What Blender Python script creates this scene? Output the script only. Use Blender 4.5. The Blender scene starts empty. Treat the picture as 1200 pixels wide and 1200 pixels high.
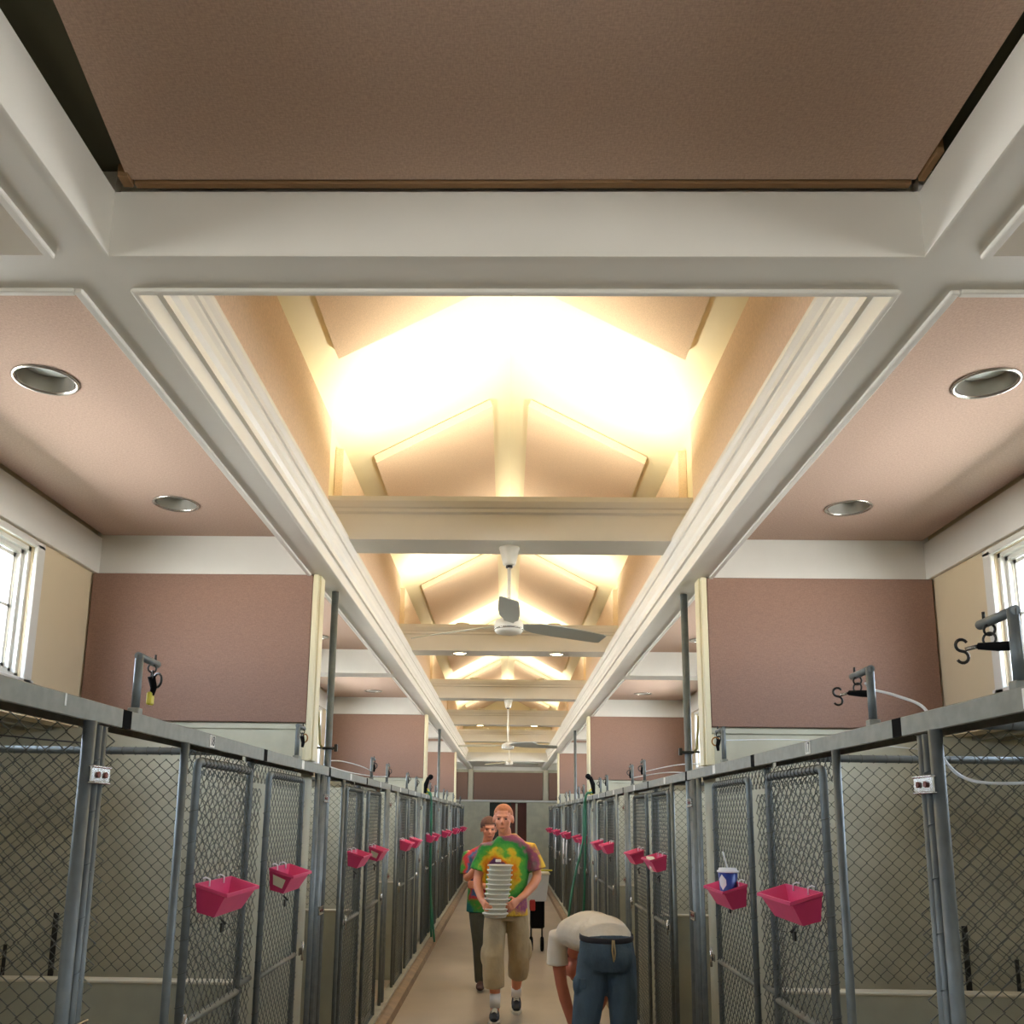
import bpy, math, random
from mathutils import Vector, Matrix, Euler
random.seed(7)
C = bpy.context.scene.collection
PI = math.pi
FH = 1.68                      # eye height: heights written as H(h) are measured from the lens
def H(h): return h + FH

# ---------------------------------------------------------------- mesh builder
class MB:
    def __init__(s): s.v=[]; s.f=[]; s.sm=[]
    def add(s, vs, fs, smooth=False):
        n=len(s.v); s.v+=[tuple(v) for v in vs]
        s.f+=[tuple(i+n for i in f) for f in fs]; s.sm+=[smooth]*len(fs); return s
    def box(s,x0,x1,y0,y1,z0,z1):
        if x0>x1:x0,x1=x1,x0
        if y0>y1:y0,y1=y1,y0
        if z0>z1:z0,z1=z1,z0
        vs=[(x0,y0,z0),(x1,y0,z0),(x1,y1,z0),(x0,y1,z0),(x0,y0,z1),(x1,y0,z1),(x1,y1,z1),(x0,y1,z1)]
        return s.add(vs,[(0,3,2,1),(4,5,6,7),(0,1,5,4),(1,2,6,5),(2,3,7,6),(3,0,4,7)])
    def bbox(s,x0,x1,y0,y1,z0,z1,b=.004):
        """box with chamfered edges"""
        if x0>x1:x0,x1=x1,x0
        if y0>y1:y0,y1=y1,y0
        if z0>z1:z0,z1=z1,z0
        b=min(b,(x1-x0)/2.2,(y1-y0)/2.2,(z1-z0)/2.2)
        vs=[];
        for sz,zz in ((0,z0),(1,z1)):
            for sx,sy,xx,yy in ((0,0,x0,y0),(1,0,x1,y0),(1,1,x1,y1),(0,1,x0,y1)):
                ix=b if sx==0 else -b; iy=b if sy==0 else -b; iz=b if sz==0 else -b
                vs+=[(xx+ix,yy+iy,zz),(xx,yy+iy,zz+iz),(xx+ix,yy,zz+iz)]
        F=[]
        def i(c,k): return c*3+k
        F.append((i(0,0),i(3,0),i(2,0),i(1,0))); F.append((i(4,0),i(5,0),i(6,0),i(7,0)))
        F.append((i(0,2),i(1,2),i(5,2),i(4,2))); F.append((i(2,2),i(3,2),i(7,2),i(6,2)))
        F.append((i(1,1),i(2,1),i(6,1),i(5,1))); F.append((i(3,1),i(0,1),i(4,1),i(7,1)))
        for a,c in ((0,1),(2,3)): F.append((i(a,0),i(c,0),i(c,2),i(a,2))); F.append((i(a+4,2),i(c+4,2),i(c+4,0),i(a+4,0)))
        for a,c in ((1,2),(3,0)): F.append((i(a,0),i(c,0),i(c,1),i(a,1))); F.append((i(a+4,1),i(c+4,1),i(c+4,0),i(a+4,0)))
        for a in range(4): F.append((i(a,1),i(a,2),i(a+4,2),i(a+4,1)) if a in(0,2) else (i(a,2),i(a,1),i(a+4,1),i(a+4,2)))
        for a in range(8): F.append((i(a,0),i(a,1),i(a,2)))
        return s.add(vs,F)
    def prism(s,prof,y0,y1,axis='y'):
        """closed polygon prof of (x,z) pulled along y (or (y,z) along x)"""
        n=len(prof)
        if axis=='y': vs=[(x,y0,z) for x,z in prof]+[(x,y1,z) for x,z in prof]
        else: vs=[(y0,x,z) for x,z in prof]+[(y1,x,z) for x,z in prof]
        F=[tuple(range(n)),tuple(range(2*n-1,n-1,-1))]+[(i,(i+1)%n,(i+1)%n+n,i+n) for i in range(n)]
        return s.add(vs,F)
    def loft(s,path,rad,ref=(0,0,1),n=12,cap=True,smooth=True):
        P=[Vector(p) for p in path]; m=len(P); vs=[]
        ref0=Vector(ref)
        rr=[(r,r) if not isinstance(r,(tuple,list)) else r for r in (rad if isinstance(rad,(list,tuple)) else [rad]*m)]
        for i,p in enumerate(P):
            t=(P[min(i+1,m-1)]-P[max(i-1,0)])
            if t.length<1e-9: t=Vector((0,0,1))
            t.normalize()
            u=ref0-t*ref0.dot(t)
            if u.length<.15:
                alt=Vector((1,0,0)) if abs(t.x)<.8 else Vector((0,1,0)); u=alt-t*alt.dot(t)
            u.normalize(); w=t.cross(u); ref0=u if len(P)>2 and not isinstance(ref,str) and s.trans else ref0
            a,b=rr[i]
            for k in range(n):
                th=2*PI*k/n; vs.append(p+u*(a*math.cos(th))+w*(b*math.sin(th)))
        F=[]
        for i in range(m-1):
            for k in range(n):
                a=i*n+k; b=i*n+(k+1)%n; F.append((a,b,b+n,a+n))
        s.add(vs,F,smooth)
        if cap:
            o=len(s.v)-len(vs); s.f.append(tuple(o+k for k in range(n-1,-1,-1))); s.sm.append(False)
            s.f.append(tuple(o+(m-1)*n+k for k in range(n))); s.sm.append(False)
        return s
    trans=False
    def tube(s,path,r,n=8,cap=True):
        s.trans=True; s.loft(path,r if isinstance(r,list) else [r]*len(path),(0.01,.02,1),n,cap); s.trans=False; return s
    def cyl(s,a,b,r,n=12): return s.tube([a,b],r,n)
    def lathe(s,prof,cx,cy,n=24,z0=0,smooth=True):
        """prof list of (r,z) around the vertical line at cx,cy"""
        m=len(prof); vs=[(cx+r*math.cos(2*PI*k/n),cy+r*math.sin(2*PI*k/n),z0+z) for r,z in prof for k in range(n)]
        F=[(i*n+k,i*n+(k+1)%n,(i+1)*n+(k+1)%n,(i+1)*n+k) for i in range(m-1) for k in range(n)]
        return s.add(vs,F,smooth)
    def ball(s,c,r,n=14,m=9,rot=None):
        if not isinstance(r,(tuple,list)): r=(r,r,r)
        R=Euler(rot).to_matrix() if rot else Matrix.Identity(3)
        vs=[]; c=Vector(c)
        for i in range(1,m):
            ph=PI*i/m
            for k in range(n):
                th=2*PI*k/n
                vs.append(c+R@Vector((r[0]*math.sin(ph)*math.cos(th),r[1]*math.sin(ph)*math.sin(th),r[2]*math.cos(ph))))
        vs.append(c+R@Vector((0,0,r[2]))); vs.append(c+R@Vector((0,0,-r[2]))); T=len(vs)-2;B=T+1
        F=[(i*n+k,(i+1)*n+k,(i+1)*n+(k+1)%n,i*n+(k+1)%n) for i in range(m-2) for k in range(n)]
        F+=[(T,k,(k+1)%n) for k in range(n)]+[(B,(m-2)*n+(k+1)%n,(m-2)*n+k) for k in range(n)]
        return s.add(vs,F,True)
    def torus(s,c,R,r,axis=(0,0,1),n=20,m=6,a0=0,a1=2*PI):
        ax=Vector(axis).normalized(); u=ax.orthogonal().normalized(); w=ax.cross(u); c=Vector(c)
        full=abs(a1-a0-2*PI)<1e-6
        pts=[c+u*(R*math.cos(a0+(a1-a0)*k/n))+w*(R*math.sin(a0+(a1-a0)*k/n)) for k in range(n+1)]
        return s.tube(pts,r,m,cap=not full)
    def build(s,name,mat,parent=None,loc=None):
        base=Vector((0,0,0)) if parent is None else WL[parent.name]
        if parent is None:
            base=Vector(loc) if loc is not None else Vector((0,0,0))
        me=bpy.data.meshes.new(name); me.from_pydata([(Vector(v)-base)[:] for v in s.v],[],s.f)
        me.polygons.foreach_set('use_smooth',s.sm); me.materials.append(mat)
        o=bpy.data.objects.new(name,me); C.objects.link(o)
        if parent is None: o.location=base
        else: o.parent=parent
        WL[o.name]=base.copy(); me.validate(); me.update()
        return o
WL={}
def tag(o,label=None,cat=None,group=None,kind=None):
    if label: o['label']=label
    if cat: o['category']=cat
    if group: o['group']=group
    if kind: o['kind']=kind
    return o
def thing(name,label,cat,loc,group=None):
    o=bpy.data.objects.new(name,None); C.objects.link(o); o.location=loc; o.empty_display_size=.1
    WL[o.name]=Vector(loc); return tag(o,label,cat,group)
def struct(name,mb,mat): return tag(mb.build(name,mat),kind='structure')
def copy_tree(o,loc=None,label=None):
    c=o.copy(); C.objects.link(c)
    if loc is not None: c.location=loc
    if label: c['label']=label
    WL[c.name]=Vector(c.location)
    for ch in o.children:
        d=ch.copy(); C.objects.link(d); d.parent=c
        for g in ch.children:
            e=g.copy(); C.objects.link(e); e.parent=d
    return c

# ---------------------------------------------------------------- materials
def lin(c): return tuple(((x/255)/12.92 if x/255<=.04045 else ((x/255+.055)/1.055)**2.4) for x in c)
def mat(name,col,rough=.6,metal=0,noise=0,scale=8,bump=0,spec=.5,stretch=None,col2=None,dist=.003):
    m=bpy.data.materials.new(name); m.use_nodes=True; nt=m.node_tree; b=nt.nodes['Principled BSDF']
    c=lin(col); b.inputs['Base Color'].default_value=(*c,1); b.inputs['Roughness'].default_value=rough
    b.inputs['Metallic'].default_value=metal; b.inputs['Specular IOR Level'].default_value=spec
    if noise or bump or col2:
        tc=nt.nodes.new('ShaderNodeTexCoord'); mp=nt.nodes.new('ShaderNodeMapping'); nt.links.new(tc.outputs['Object'],mp.inputs[0])
        if stretch: mp.inputs['Scale'].default_value=stretch
        nz=nt.nodes.new('ShaderNodeTexNoise'); nz.inputs['Scale'].default_value=scale; nz.inputs['Detail'].default_value=4
        nt.links.new(mp.outputs[0],nz.inputs['Vector'])
        rp=nt.nodes.new('ShaderNodeValToRGB'); a=lin(col); d=lin(col2) if col2 else tuple(x*(1-noise) for x in a)
        rp.color_ramp.elements[0].position=.36; rp.color_ramp.elements[1].position=.64
        rp.color_ramp.elements[0].color=(*d,1); rp.color_ramp.elements[1].color=(*(a if col2 else tuple(min(1,x*(1+noise*.6)) for x in a)),1)
        nt.links.new(nz.outputs['Fac'],rp.inputs[0]); nt.links.new(rp.outputs[0],b.inputs['Base Color'])
        if bump:
            bp=nt.nodes.new('ShaderNodeBump'); bp.inputs['Strength'].default_value=bump; bp.inputs['Distance'].default_value=dist
            nt.links.new(nz.outputs['Fac'],bp.inputs['Height']); nt.links.new(bp.outputs[0],b.inputs['Normal'])
    return m
def fabric(name,col,amt=.12):
    """woven acoustic cloth: crossed fine thread noise"""
    m=bpy.data.materials.new(name); m.use_nodes=True; nt=m.node_tree; b=nt.nodes['Principled BSDF']; L=nt.links.new
    b.inputs['Roughness'].default_value=.95; b.inputs['Specular IOR Level'].default_value=.1
    tc=nt.nodes.new('ShaderNodeTexCoord'); fac=None
    for sc in ((340,60,60),(60,340,340),(150,150,150)):
        mp=nt.nodes.new('ShaderNodeMapping'); mp.inputs['Scale'].default_value=sc; L(tc.outputs['Object'],mp.inputs[0])
        nz=nt.nodes.new('ShaderNodeTexNoise'); nz.inputs['Scale'].default_value=1.; nz.inputs['Detail'].default_value=2; L(mp.outputs[0],nz.inputs['Vector'])
        if fac is None: fac=nz.outputs['Fac']
        else:
            ad=nt.nodes.new('ShaderNodeMath'); ad.operation='ADD'; L(fac,ad.inputs[0]); L(nz.outputs['Fac'],ad.inputs[1]); fac=ad.outputs[0]
    mr=nt.nodes.new('ShaderNodeMapRange'); mr.inputs[1].default_value=1.15; mr.inputs[2].default_value=1.85; mr.inputs[3].default_value=1-amt*1.6; mr.inputs[4].default_value=1+amt*1.6
    L(fac,mr.inputs[0]); mx=nt.nodes.new('ShaderNodeVectorMath'); mx.operation='SCALE'; mx.inputs[0].default_value=lin(col); L(mr.outputs[0],mx.inputs['Scale'])
    L(mx.outputs[0],b.inputs['Base Color']); return m
def emis(name,col,st):
    m=bpy.data.materials.new(name); m.use_nodes=True; nt=m.node_tree; b=nt.nodes['Principled BSDF']
    b.inputs['Emission Color'].default_value=(*lin(col),1); b.inputs['Emission Strength'].default_value=st; b.inputs['Base Color'].default_value=(.8,.8,.8,1); return m
M={}
M['mauve']=fabric('mauve_fabric',(190,165,149),.085)  # raised lighter; light on the side ceilings is put into the colour
M['mauve2']=fabric('mauve_fabric_wall',(140,112,98),.085)  # same fabric darkened, with the shade on upright panels put into the colour
M['tan']=fabric('tan_fabric',(234,212,192),.06)  # same mauve fabric lightened; the lamps' warm glow is put into the colour
M['edge']=mat('panel_edge',(150,125,90),.8)
M['paint']=mat('white_trim_paint',(226,224,216),.35,noise=.03,scale=3)
M['cream']=mat('cream_wall_paint',(222,205,172),.6,noise=.03,scale=2)
M['clear']=mat('clerestory_paint',(244,236,206),.55,noise=.02,scale=2)
M['block']=mat('painted_concrete',(190,187,164),.7,noise=.10,scale=5,bump=.2)
M['kwall']=mat('kennel_plaster',(216,206,180),.75,noise=.12,scale=2.5,bump=.2)
M['half']=mat('kennel_half_wall',(160,160,142),.7,noise=.08,scale=6)
M['cap']=mat('wall_cap',(200,192,168),.6)
M['floor']=mat('sealed_concrete',(158,142,122),.32,noise=.12,scale=1.3,bump=.05)
M['curb']=mat('curb_concrete',(120,98,74),.7,noise=.2,scale=9)
M['sill']=mat('sill_steel',(150,145,128),.5,.3,noise=.15,scale=9)
M['galv']=mat('galvanized_pipe',(106,112,111),.5,.35,noise=.12,scale=22)
M['header']=mat('galvanized_header',(126,126,115),.5,.35,noise=.12,scale=26)
M['wire']=mat('galvanized_wire',(92,95,88),.42,.6)
M['black']=mat('black_rubber',(14,14,14),.9,spec=.1)
M['dark']=mat('dark_steel',(60,58,54),.4,.7)
M['chrome']=mat('bright_steel',(190,188,182),.25,.9)
M['pink']=mat('pink_plastic',(204,60,106),.42,noise=.05,scale=12)
M['white']=mat('white_plastic',(232,232,232),.5)
M['rim']=mat('downlight_rim',(200,196,190),.22,.85)
M['can']=mat('downlight_reflector',(205,200,190),.3,.6)
M['lens']=mat('downlight_lens',(215,220,214),.3)
M['lampon']=emis('lit_lamp',(255,236,190),14)
M['blade']=mat('fan_blade',(172,176,166),.35,.1)
M['fan']=mat('fan_enamel',(225,220,205),.35)
M['plate']=mat('number_plate',(226,224,214),.5)
M['ink']=mat('ink',(20,20,22),.6)
M['hose']=mat('green_hose',(30,100,72),.45)
M['yellow']=mat('yellow_plastic',(205,190,50),.5)
M['cable']=mat('white_cable',(214,216,214),.4)
M['rust']=mat('rusty_snap',(160,110,50),.5,.5)
M['door']=mat('brown_door',(92,42,28),.5,noise=.1,scale=3)
M['doorframe']=mat('dark_green_frame',(60,66,56),.6)
M['skin1']=mat('skin_fair',(222,150,118),.55,noise=.05,scale=12)
M['skin2']=mat('skin_tan',(186,110,84),.55,noise=.05,scale=12)
M['hair1']=mat('ginger_hair',(170,104,66),.8,noise=.2,scale=60)
M['hair2']=mat('brown_hair',(84,48,28),.8,noise=.2,scale=60)
M['khaki']=mat('khaki_cloth',(176,158,124),.85,noise=.14,scale=9,bump=.8,dist=.03,stretch=(1,1,.6))
M['greypant']=mat('grey_cloth',(80,82,74),.9,noise=.14,scale=9,bump=.8,dist=.03,stretch=(1,1,.6))
M['denim']=mat('denim',(66,84,98),.9,noise=.22,scale=11,bump=.8,dist=.03,stretch=(1,1,.55))
M['tshirt']=mat('white_cotton',(232,222,204),.9,noise=.04,scale=7,bump=.6,dist=.025)
M['sock']=mat('white_sock',(226,220,212),.9)
M['shoe']=mat('black_shoe',(30,26,24),.6)
M['shoe2']=mat('brown_shoe',(66,34,26),.6)
M['sole']=mat('shoe_sole',(205,195,175),.7)
M['belt']=mat('dark_belt',(34,32,38),.6)
M['string']=mat('tan_string',(160,140,100),.8)
M['blue']=mat('blue_cup',(38,62,140),.4,noise=0)
M['tub']=mat('white_tub',(226,226,214),.4)
M['paper']=mat('paper',(222,214,190),.7)
M['bin']=mat('grey_bin',(190,190,186),.5)
M['red']=mat('red_plastic',(150,34,30),.5)
M['lips']=mat('lips',(150,70,60),.6)
M['eye']=mat('dark_eye',(40,26,20),.3)
# window glass: clear, lets the sky through
g=bpy.data.materials.new('window_glass'); g.use_nodes=True; nt=g.node_tree; nt.nodes.clear()
o_=nt.nodes.new('ShaderNodeOutputMaterial'); mx=nt.nodes.new('ShaderNodeMixShader'); tr=nt.nodes.new('ShaderNodeBsdfTransparent'); gl=nt.nodes.new('ShaderNodeBsdfGlossy')
gl.inputs['Roughness'].default_value=.05; mx.inputs[0].default_value=.06; tr.inputs[0].default_value=(.96,.97,.98,1)
nt.links.new(tr.outputs[0],mx.inputs[1]); nt.links.new(gl.outputs[0],mx.inputs[2]); nt.links.new(mx.outputs[0],o_.inputs[0]); M['glass']=g
def tiedye(name,c0,stops,sc=1.0):
    m=bpy.data.materials.new(name); m.use_nodes=True; nt=m.node_tree; b=nt.nodes['Principled BSDF']; L=nt.links.new
    b.inputs['Roughness'].default_value=.9; b.inputs['Specular IOR Level'].default_value=.15
    tc=nt.nodes.new('ShaderNodeTexCoord'); mp=nt.nodes.new('ShaderNodeMapping'); mp.inputs['Location'].default_value=tuple(-x for x in c0)
    L(tc.outputs['Object'],mp.inputs[0]); nz=nt.nodes.new('ShaderNodeTexNoise'); nz.inputs['Scale'].default_value=8; nz.inputs['Detail'].default_value=6; L(tc.outputs['Object'],nz.inputs['Vector'])
    ln=nt.nodes.new('ShaderNodeVectorMath'); ln.operation='LENGTH'; L(mp.outputs[0],ln.inputs[0])
    a=nt.nodes.new('ShaderNodeMath'); a.operation='MULTIPLY_ADD'; L(nz.outputs['Fac'],a.inputs[0]); a.inputs[1].default_value=.34; L(ln.outputs['Value'],a.inputs[2])
    d=nt.nodes.new('ShaderNodeMath'); d.operation='SUBTRACT'; L(a.outputs[0],d.inputs[0]); d.inputs[1].default_value=.17
    s=nt.nodes.new('ShaderNodeMath'); s.operation='MULTIPLY'; L(d.outputs[0],s.inputs[0]); s.inputs[1].default_value=2.0*sc
    r=nt.nodes.new('ShaderNodeValToRGB'); r.color_ramp.interpolation='EASE'; e=r.color_ramp.elements
    for i,(p,c) in enumerate(stops):
        x=e[i] if i<2 else e.new(p)
        x.position=p; x.color=(*lin(c),1)
    L(s.outputs[0],r.inputs[0]); L(r.outputs[0],b.inputs['Base Color'])
    bp=nt.nodes.new('ShaderNodeBump'); bp.inputs['Strength'].default_value=.6; bp.inputs['Distance'].default_value=.03; L(nz.outputs['Fac'],bp.inputs['Height']); L(bp.outputs[0],b.inputs['Normal']); return m
M['dye1']=tiedye('tie_dye_green',(-.06,-.12,1.22),[(0,(84,52,96)),(.14,(96,60,100)),(.2,(226,130,40)),(.3,(226,196,60)),(.38,(90,168,70)),(.52,(50,140,70)),(.6,(130,100,110)),(.68,(160,90,120)),(.78,(222,180,70))])
M['dye2']=tiedye('tie_dye_red',(.12,-.12,1.12),[(0,(230,120,50)),(.12,(220,90,50)),(.22,(206,170,50)),(.32,(200,52,56)),(.46,(150,60,80)),(.55,(60,110,150)),(.65,(190,60,70)),(.75,(70,140,60)),(.9,(40,110,110))])

# ---------------------------------------------------------------- dimensions (h above the lens)
Hb=1.39; Hf=1.572; Hc=1.6275; Xi=1.029; Xo=1.169; Xw=2.4685
ZF,ZB=1.994,2.14; S=3.61; ZE=22.3; ZEND=26.5; Y0=-5.2
PZ=5.02; PT=.29
XL=3.10                                     # outer wall of the kennels below the soffit
HS=.475                                     # soffit height
def box(*a,**k): return MB().box(*a)
# floor
f=MB(); f.box(-3.3,3.3,Y0-.2,ZEND+1.6,-.15,0); struct('floor',f,M['floor'])
side={-1:'left',1:'right'}
# windows: openings per side
WZ0,WZ1=H(.66),H(1.345)
wins=[(-4.4,-2.6),(-1.35,.05),(2.7,4.355),(6.05,7.9),(9.4,11.5),(13.2,15.1),(16.6,18.7),(20.4,22.3),(24.6,25.3)]  # first two and last are added unseen, lighting near ceiling and end wall
nwin=0
for s in (-1,1):
    w=MB()
    # upper wall with openings
    w.box(s*Xw,s*(Xw+.12),Y0,ZEND,H(HS),WZ0); w.box(s*Xw,s*(Xw+.12),Y0,ZEND,WZ1,H(Hc)+.03)
    ys=[Y0]+[q for a in wins for q in a]+[ZEND]
    for i in range(0,len(ys),2): w.box(s*Xw,s*(Xw+.12),ys[i],ys[i+1],WZ0,WZ1)
    struct('wall_'+side[s],w,M['cream'])
    lo=MB(); lo.box(s*XL,s*(XL+.15),Y0,ZEND,0,H(HS)+.1); struct('wall_lower_'+side[s],lo,M['kwall'])
    so=MB(); so.box(s*(Xw+.1),s*(XL+.15),Y0,ZEND,H(HS)+.005,H(HS)+.1); struct('ceiling_soffit_'+side[s],so,M['block'])
    st=MB()
    for x in (2.62,2.78,2.94): st.box(s*x,s*(x+.05),Y0,ZEND,H(HS)-.02,H(HS)+.005)
    struct('trim_soffit_'+side[s],st,M['sill'])
    for (a,b) in wins:
        nwin+=1
        root=MB()
        # casing on the room side
        for (u0,u1,v0,v1) in ((a-.075,a,WZ0-.075,WZ1+.02),(b,b+.075,WZ0-.075,WZ1+.02),(a-.075,b+.075,WZ1,WZ1+.035),(a-.1,b+.1,WZ0-.09,WZ0)):
            root.bbox(s*(Xw-.022),s*Xw,u0,u1,v0,v1)
        r=struct('window_%d'%nwin,root,M['paint']); WL[r.name]=Vector((0,0,0))
        fr=MB()
        for k,(t,x) in enumerate(((.0,.015),(.022,.04),(.045,.065))):
            x0,x1=s*(Xw+x),s*(Xw+x+.025)
            fr.box(x0,x1,a+t,a+t+.022,WZ0,WZ1); fr.box(x0,x1,b-t-.022,b-t,WZ0,WZ1)
            fr.box(x0,x1,a,b,WZ0+t,WZ0+t+.022); fr.box(x0,x1,a,b,WZ1-t-.022,WZ1-t)
        fr.build('window_frame',M['paint'],r)
        mu=MB(); mid=(a+b)/2
        mu.box(s*(Xw+.06),s*(Xw+.09),mid-.02,mid+.02,WZ0,WZ1); mu.box(s*(Xw+.065),s*(Xw+.085),a,b,H(1.02)-.008,H(1.02)+.008)
        for k in range(1,4):
            for q in (a,mid): y=q+(mid-a)*k/4; mu.box(s*(Xw+.07),s*(Xw+.08),y-.006,y+.006,WZ0,WZ1)
        mu.build('muntins',M['paint'],r)
        gm=MB(); gm.box(s*(Xw+.074),s*(Xw+.078),a+.03,b-.03,WZ0+.03,WZ1-.03); gm.build('pane',M['glass'],r)
# end wall with doorway, back wall
e=MB(); e.box(-3.3,-.5,ZEND,ZEND+.15,0,H(.48)); e.box(.6,3.3,ZEND,ZEND+.15,0,H(.48)); e.box(-.5,.6,ZEND,ZEND+.15,H(.42),H(.48)); e.box(-3.3,3.3,ZEND,ZEND+.15,H(.48),H(Hc)+.1)
struct('wall_end',e,M['block'])
e=MB(); e.box(-3.3,3.3,Y0-.15,Y0,0,H(Hc)+.1); struct('wall_back',e,M['cream'])
d=struct('door_1',MB().box(-.6,.145,ZEND+.15,ZEND+.19,0,H(.46)),M['doorframe'])
d=struct('door_2',MB().box(.145,.7,ZEND+.15,ZEND+.19,0,H(.46)),M['door'])
MB().box(.27,.33,ZEND+.12,ZEND+.15,.0,H(.4)).build('door_edge',M['cap'],d)
t=MB(); t.bbox(-2.4,2.4,ZEND-.05,ZEND,H(.44),H(.49)); struct('trim_end_1',t,M['paint'])
t=MB(); t.bbox(-1.14,-1.0,ZEND-.06,ZEND,H(.49),H(Hb)); struct('trim_end_2',t,M['cap'])
t=MB(); t.bbox(1.09,1.23,ZEND-.06,ZEND,H(.49),H(Hb)); struct('trim_end_3',t,M['cap'])
# ceilings: flat side bays and the coffers at both ends
for s in (-1,1):
    c=MB(); c.box(s*(Xo-.02),s*(Xw+.12),Y0,ZEND,H(Hc)+.03,H(Hc)+.12); struct('ceiling_'+side[s],c,M['block'])
c=MB(); c.box(-Xo-.02,Xo+.02,Y0,ZB,H(1.632),H(1.84)); struct('ceiling_near',c,mat('dark_plenum',(84,84,66),.8))
c=MB(); c.box(-Xo,Xo,ZE+.1,ZEND,H(1.47),H(1.55)); struct('ceiling_far',c,M['paint'])
# clerestory walls and roof
RS=.53                                     # roof slope
Hap=3.085                                  # ridge
def roofH(x,off=0): return Hap-RS*abs(x)-off
for s in (-1,1):
    w=MB(); w.box(s*1.16,s*1.24,ZB-.1,ZE+.1,H(1.63),H(roofH(1.16))+.02); struct('wall_clerestory_'+side[s],w,M['clear'])
    r=MB(); r.prism([(0,H(Hap)),(s*1.24,H(roofH(1.24))),(s*1.24,H(roofH(1.24))+.1),(0,H(Hap)+.1)],ZB-.1,ZE+.1); struct('ceiling_roof_'+side[s],r,M['clear'])
for nm,y0,y1 in (('near',ZB-.1,ZB-.02),('far',ZE+.02,ZE+.1)):
    w=MB(); w.prism([(-1.16,H(1.6)),(1.16,H(1.6)),(1.16,H(roofH(1.16))),(0,H(Hap)),(-1.16,H(roofH(1.16)))],y0,y1); struct('wall_gable_'+nm,w,M['clear'])
# long beams with edge beads; crown mouldings along the clerestory
nt_=0
def trim(mb,m=None):
    global nt_
    nt_+=1; return struct('trim_%d'%nt_,mb,m or M['paint'])
for s in (-1,1):
    b=MB()
    b.box(s*Xi,s*Xo,Y0,ZF,H(Hb),H(Hf)); b.box(s*(Xi+.06),s*Xo,Y0,ZF,H(Hf)-.01,H(Hc)+.2)
    b.box(s*Xi,s*Xo,ZF,ZEND,H(Hb),H(Hc)+.01)
    trim(b)
    bd=MB()
    bd.bbox(s*(Xo-.004),s*(Xo+.02),Y0,ZF,H(Hb)-.012,H(Hb)+.012,.003); bd.bbox(s*(Xo-.004),s*(Xo+.02),ZB,8.63,H(Hb)-.012,H(Hb)+.012,.003); bd.bbox(s*(Xo-.004),s*(Xo+.02),8.9,ZEND,H(Hb)-.012,H(Hb)+.012,.003)
    bd.bbox(s*(Xi-.012),s*(Xi+.006),ZB,ZE,H(Hb)-.008,H(Hb)+.02,.003)
    bd.bbox(s*(Xi-.003),s*(Xi+.003),Y0,ZF,H(Hb)-.004,H(Hb)+.004,.001)
    trim(bd)
    cr=MB(); A=lambda x,h:(s*x,H(h))
    prof=[A(1.035,1.470),A(1.012,1.470),A(1.012,1.490),A(1.020,1.500),A(1.020,1.512),A(1.008,1.530),A(1.004,1.556),A(.996,1.574),A(.996,1.588),A(.988,1.594),A(.984,1.612),A(.976,1.626),A(.972,1.636),A(.972,1.655),A(1.16,1.655),A(1.16,1.60),A(1.035,1.60)]
    cr.prism(prof,ZB,ZE); trim(cr)
# cross beams at both ends of the clerestory, in the coffers
for (y0,y1) in ((ZF,ZB),(ZE,ZE+.15)):
    b=MB(); b.box(-Xi,Xi,y0,y1,H(Hb),H(Hf)); b.box(-Xi,Xi,y0+.03,y1,H(Hf),H(1.70)); trim(b)
    b=MB(); b.bbox(-Xi,Xi,y1-.004,y1+.014,H(Hb)-.012,H(Hb)+.012,.003); b.bbox(-Xi,Xi,y0-.003,y0+.003,H(Hb)-.004,H(Hb)+.006,.001); trim(b)
# cross beams in the side bays
for s in (-1,1):
    for y0,y1 in ((-1.6,-1.45),(ZF,ZB),(PZ,PZ+PT),(8.63,8.9),(12.24,12.53),(15.85,16.12),(19.46,19.75),(23.1,23.37)):
        b=MB(); b.box(s*Xo,s*Xw,y0,y1,H(Hb),H(Hc)+.03)
        if y0<3: b.bbox(s*(Xo+.02),s*Xw,y1-.004,y1+.016,H(Hb)-.012,H(Hb)+.012,.003)
        trim(b)
    b=MB(); b.bbox(s*(Xw-.03),s*Xw,Y0,ZEND,H(Hb),H(Hc)-.015); trim(b)       # frieze board above the windows
    b=MB(); b.box(s*Xo,s*Xw,ZEND-.03,ZEND,H(Hb),H(Hc)); trim(b)
b=MB(); b.box(-1.0,1.1,ZEND-.03,ZEND,H(1.36),H(1.47)); trim(b)
# clerestory tie beams
xb=[5.0927+S*k for k in range(5)]
for k,y in enumerate(xb):
    b=MB(); T=.29
    b.prism([(y,H(1.639)),(y+T,H(1.639)),(y+T,H(1.80)),(y+T+.02,H(1.83)),(y+T+.03,H(1.875)),(y+T+.03,H(1.905)),(y-.03,H(1.905)),(y-.03,H(1.875)),(y-.02,H(1.84)),(y-.012,H(1.832)),(y-.012,H(1.812)),(y,H(1.80))],-1.16,1.16,'x')
    trim(b)
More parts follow.
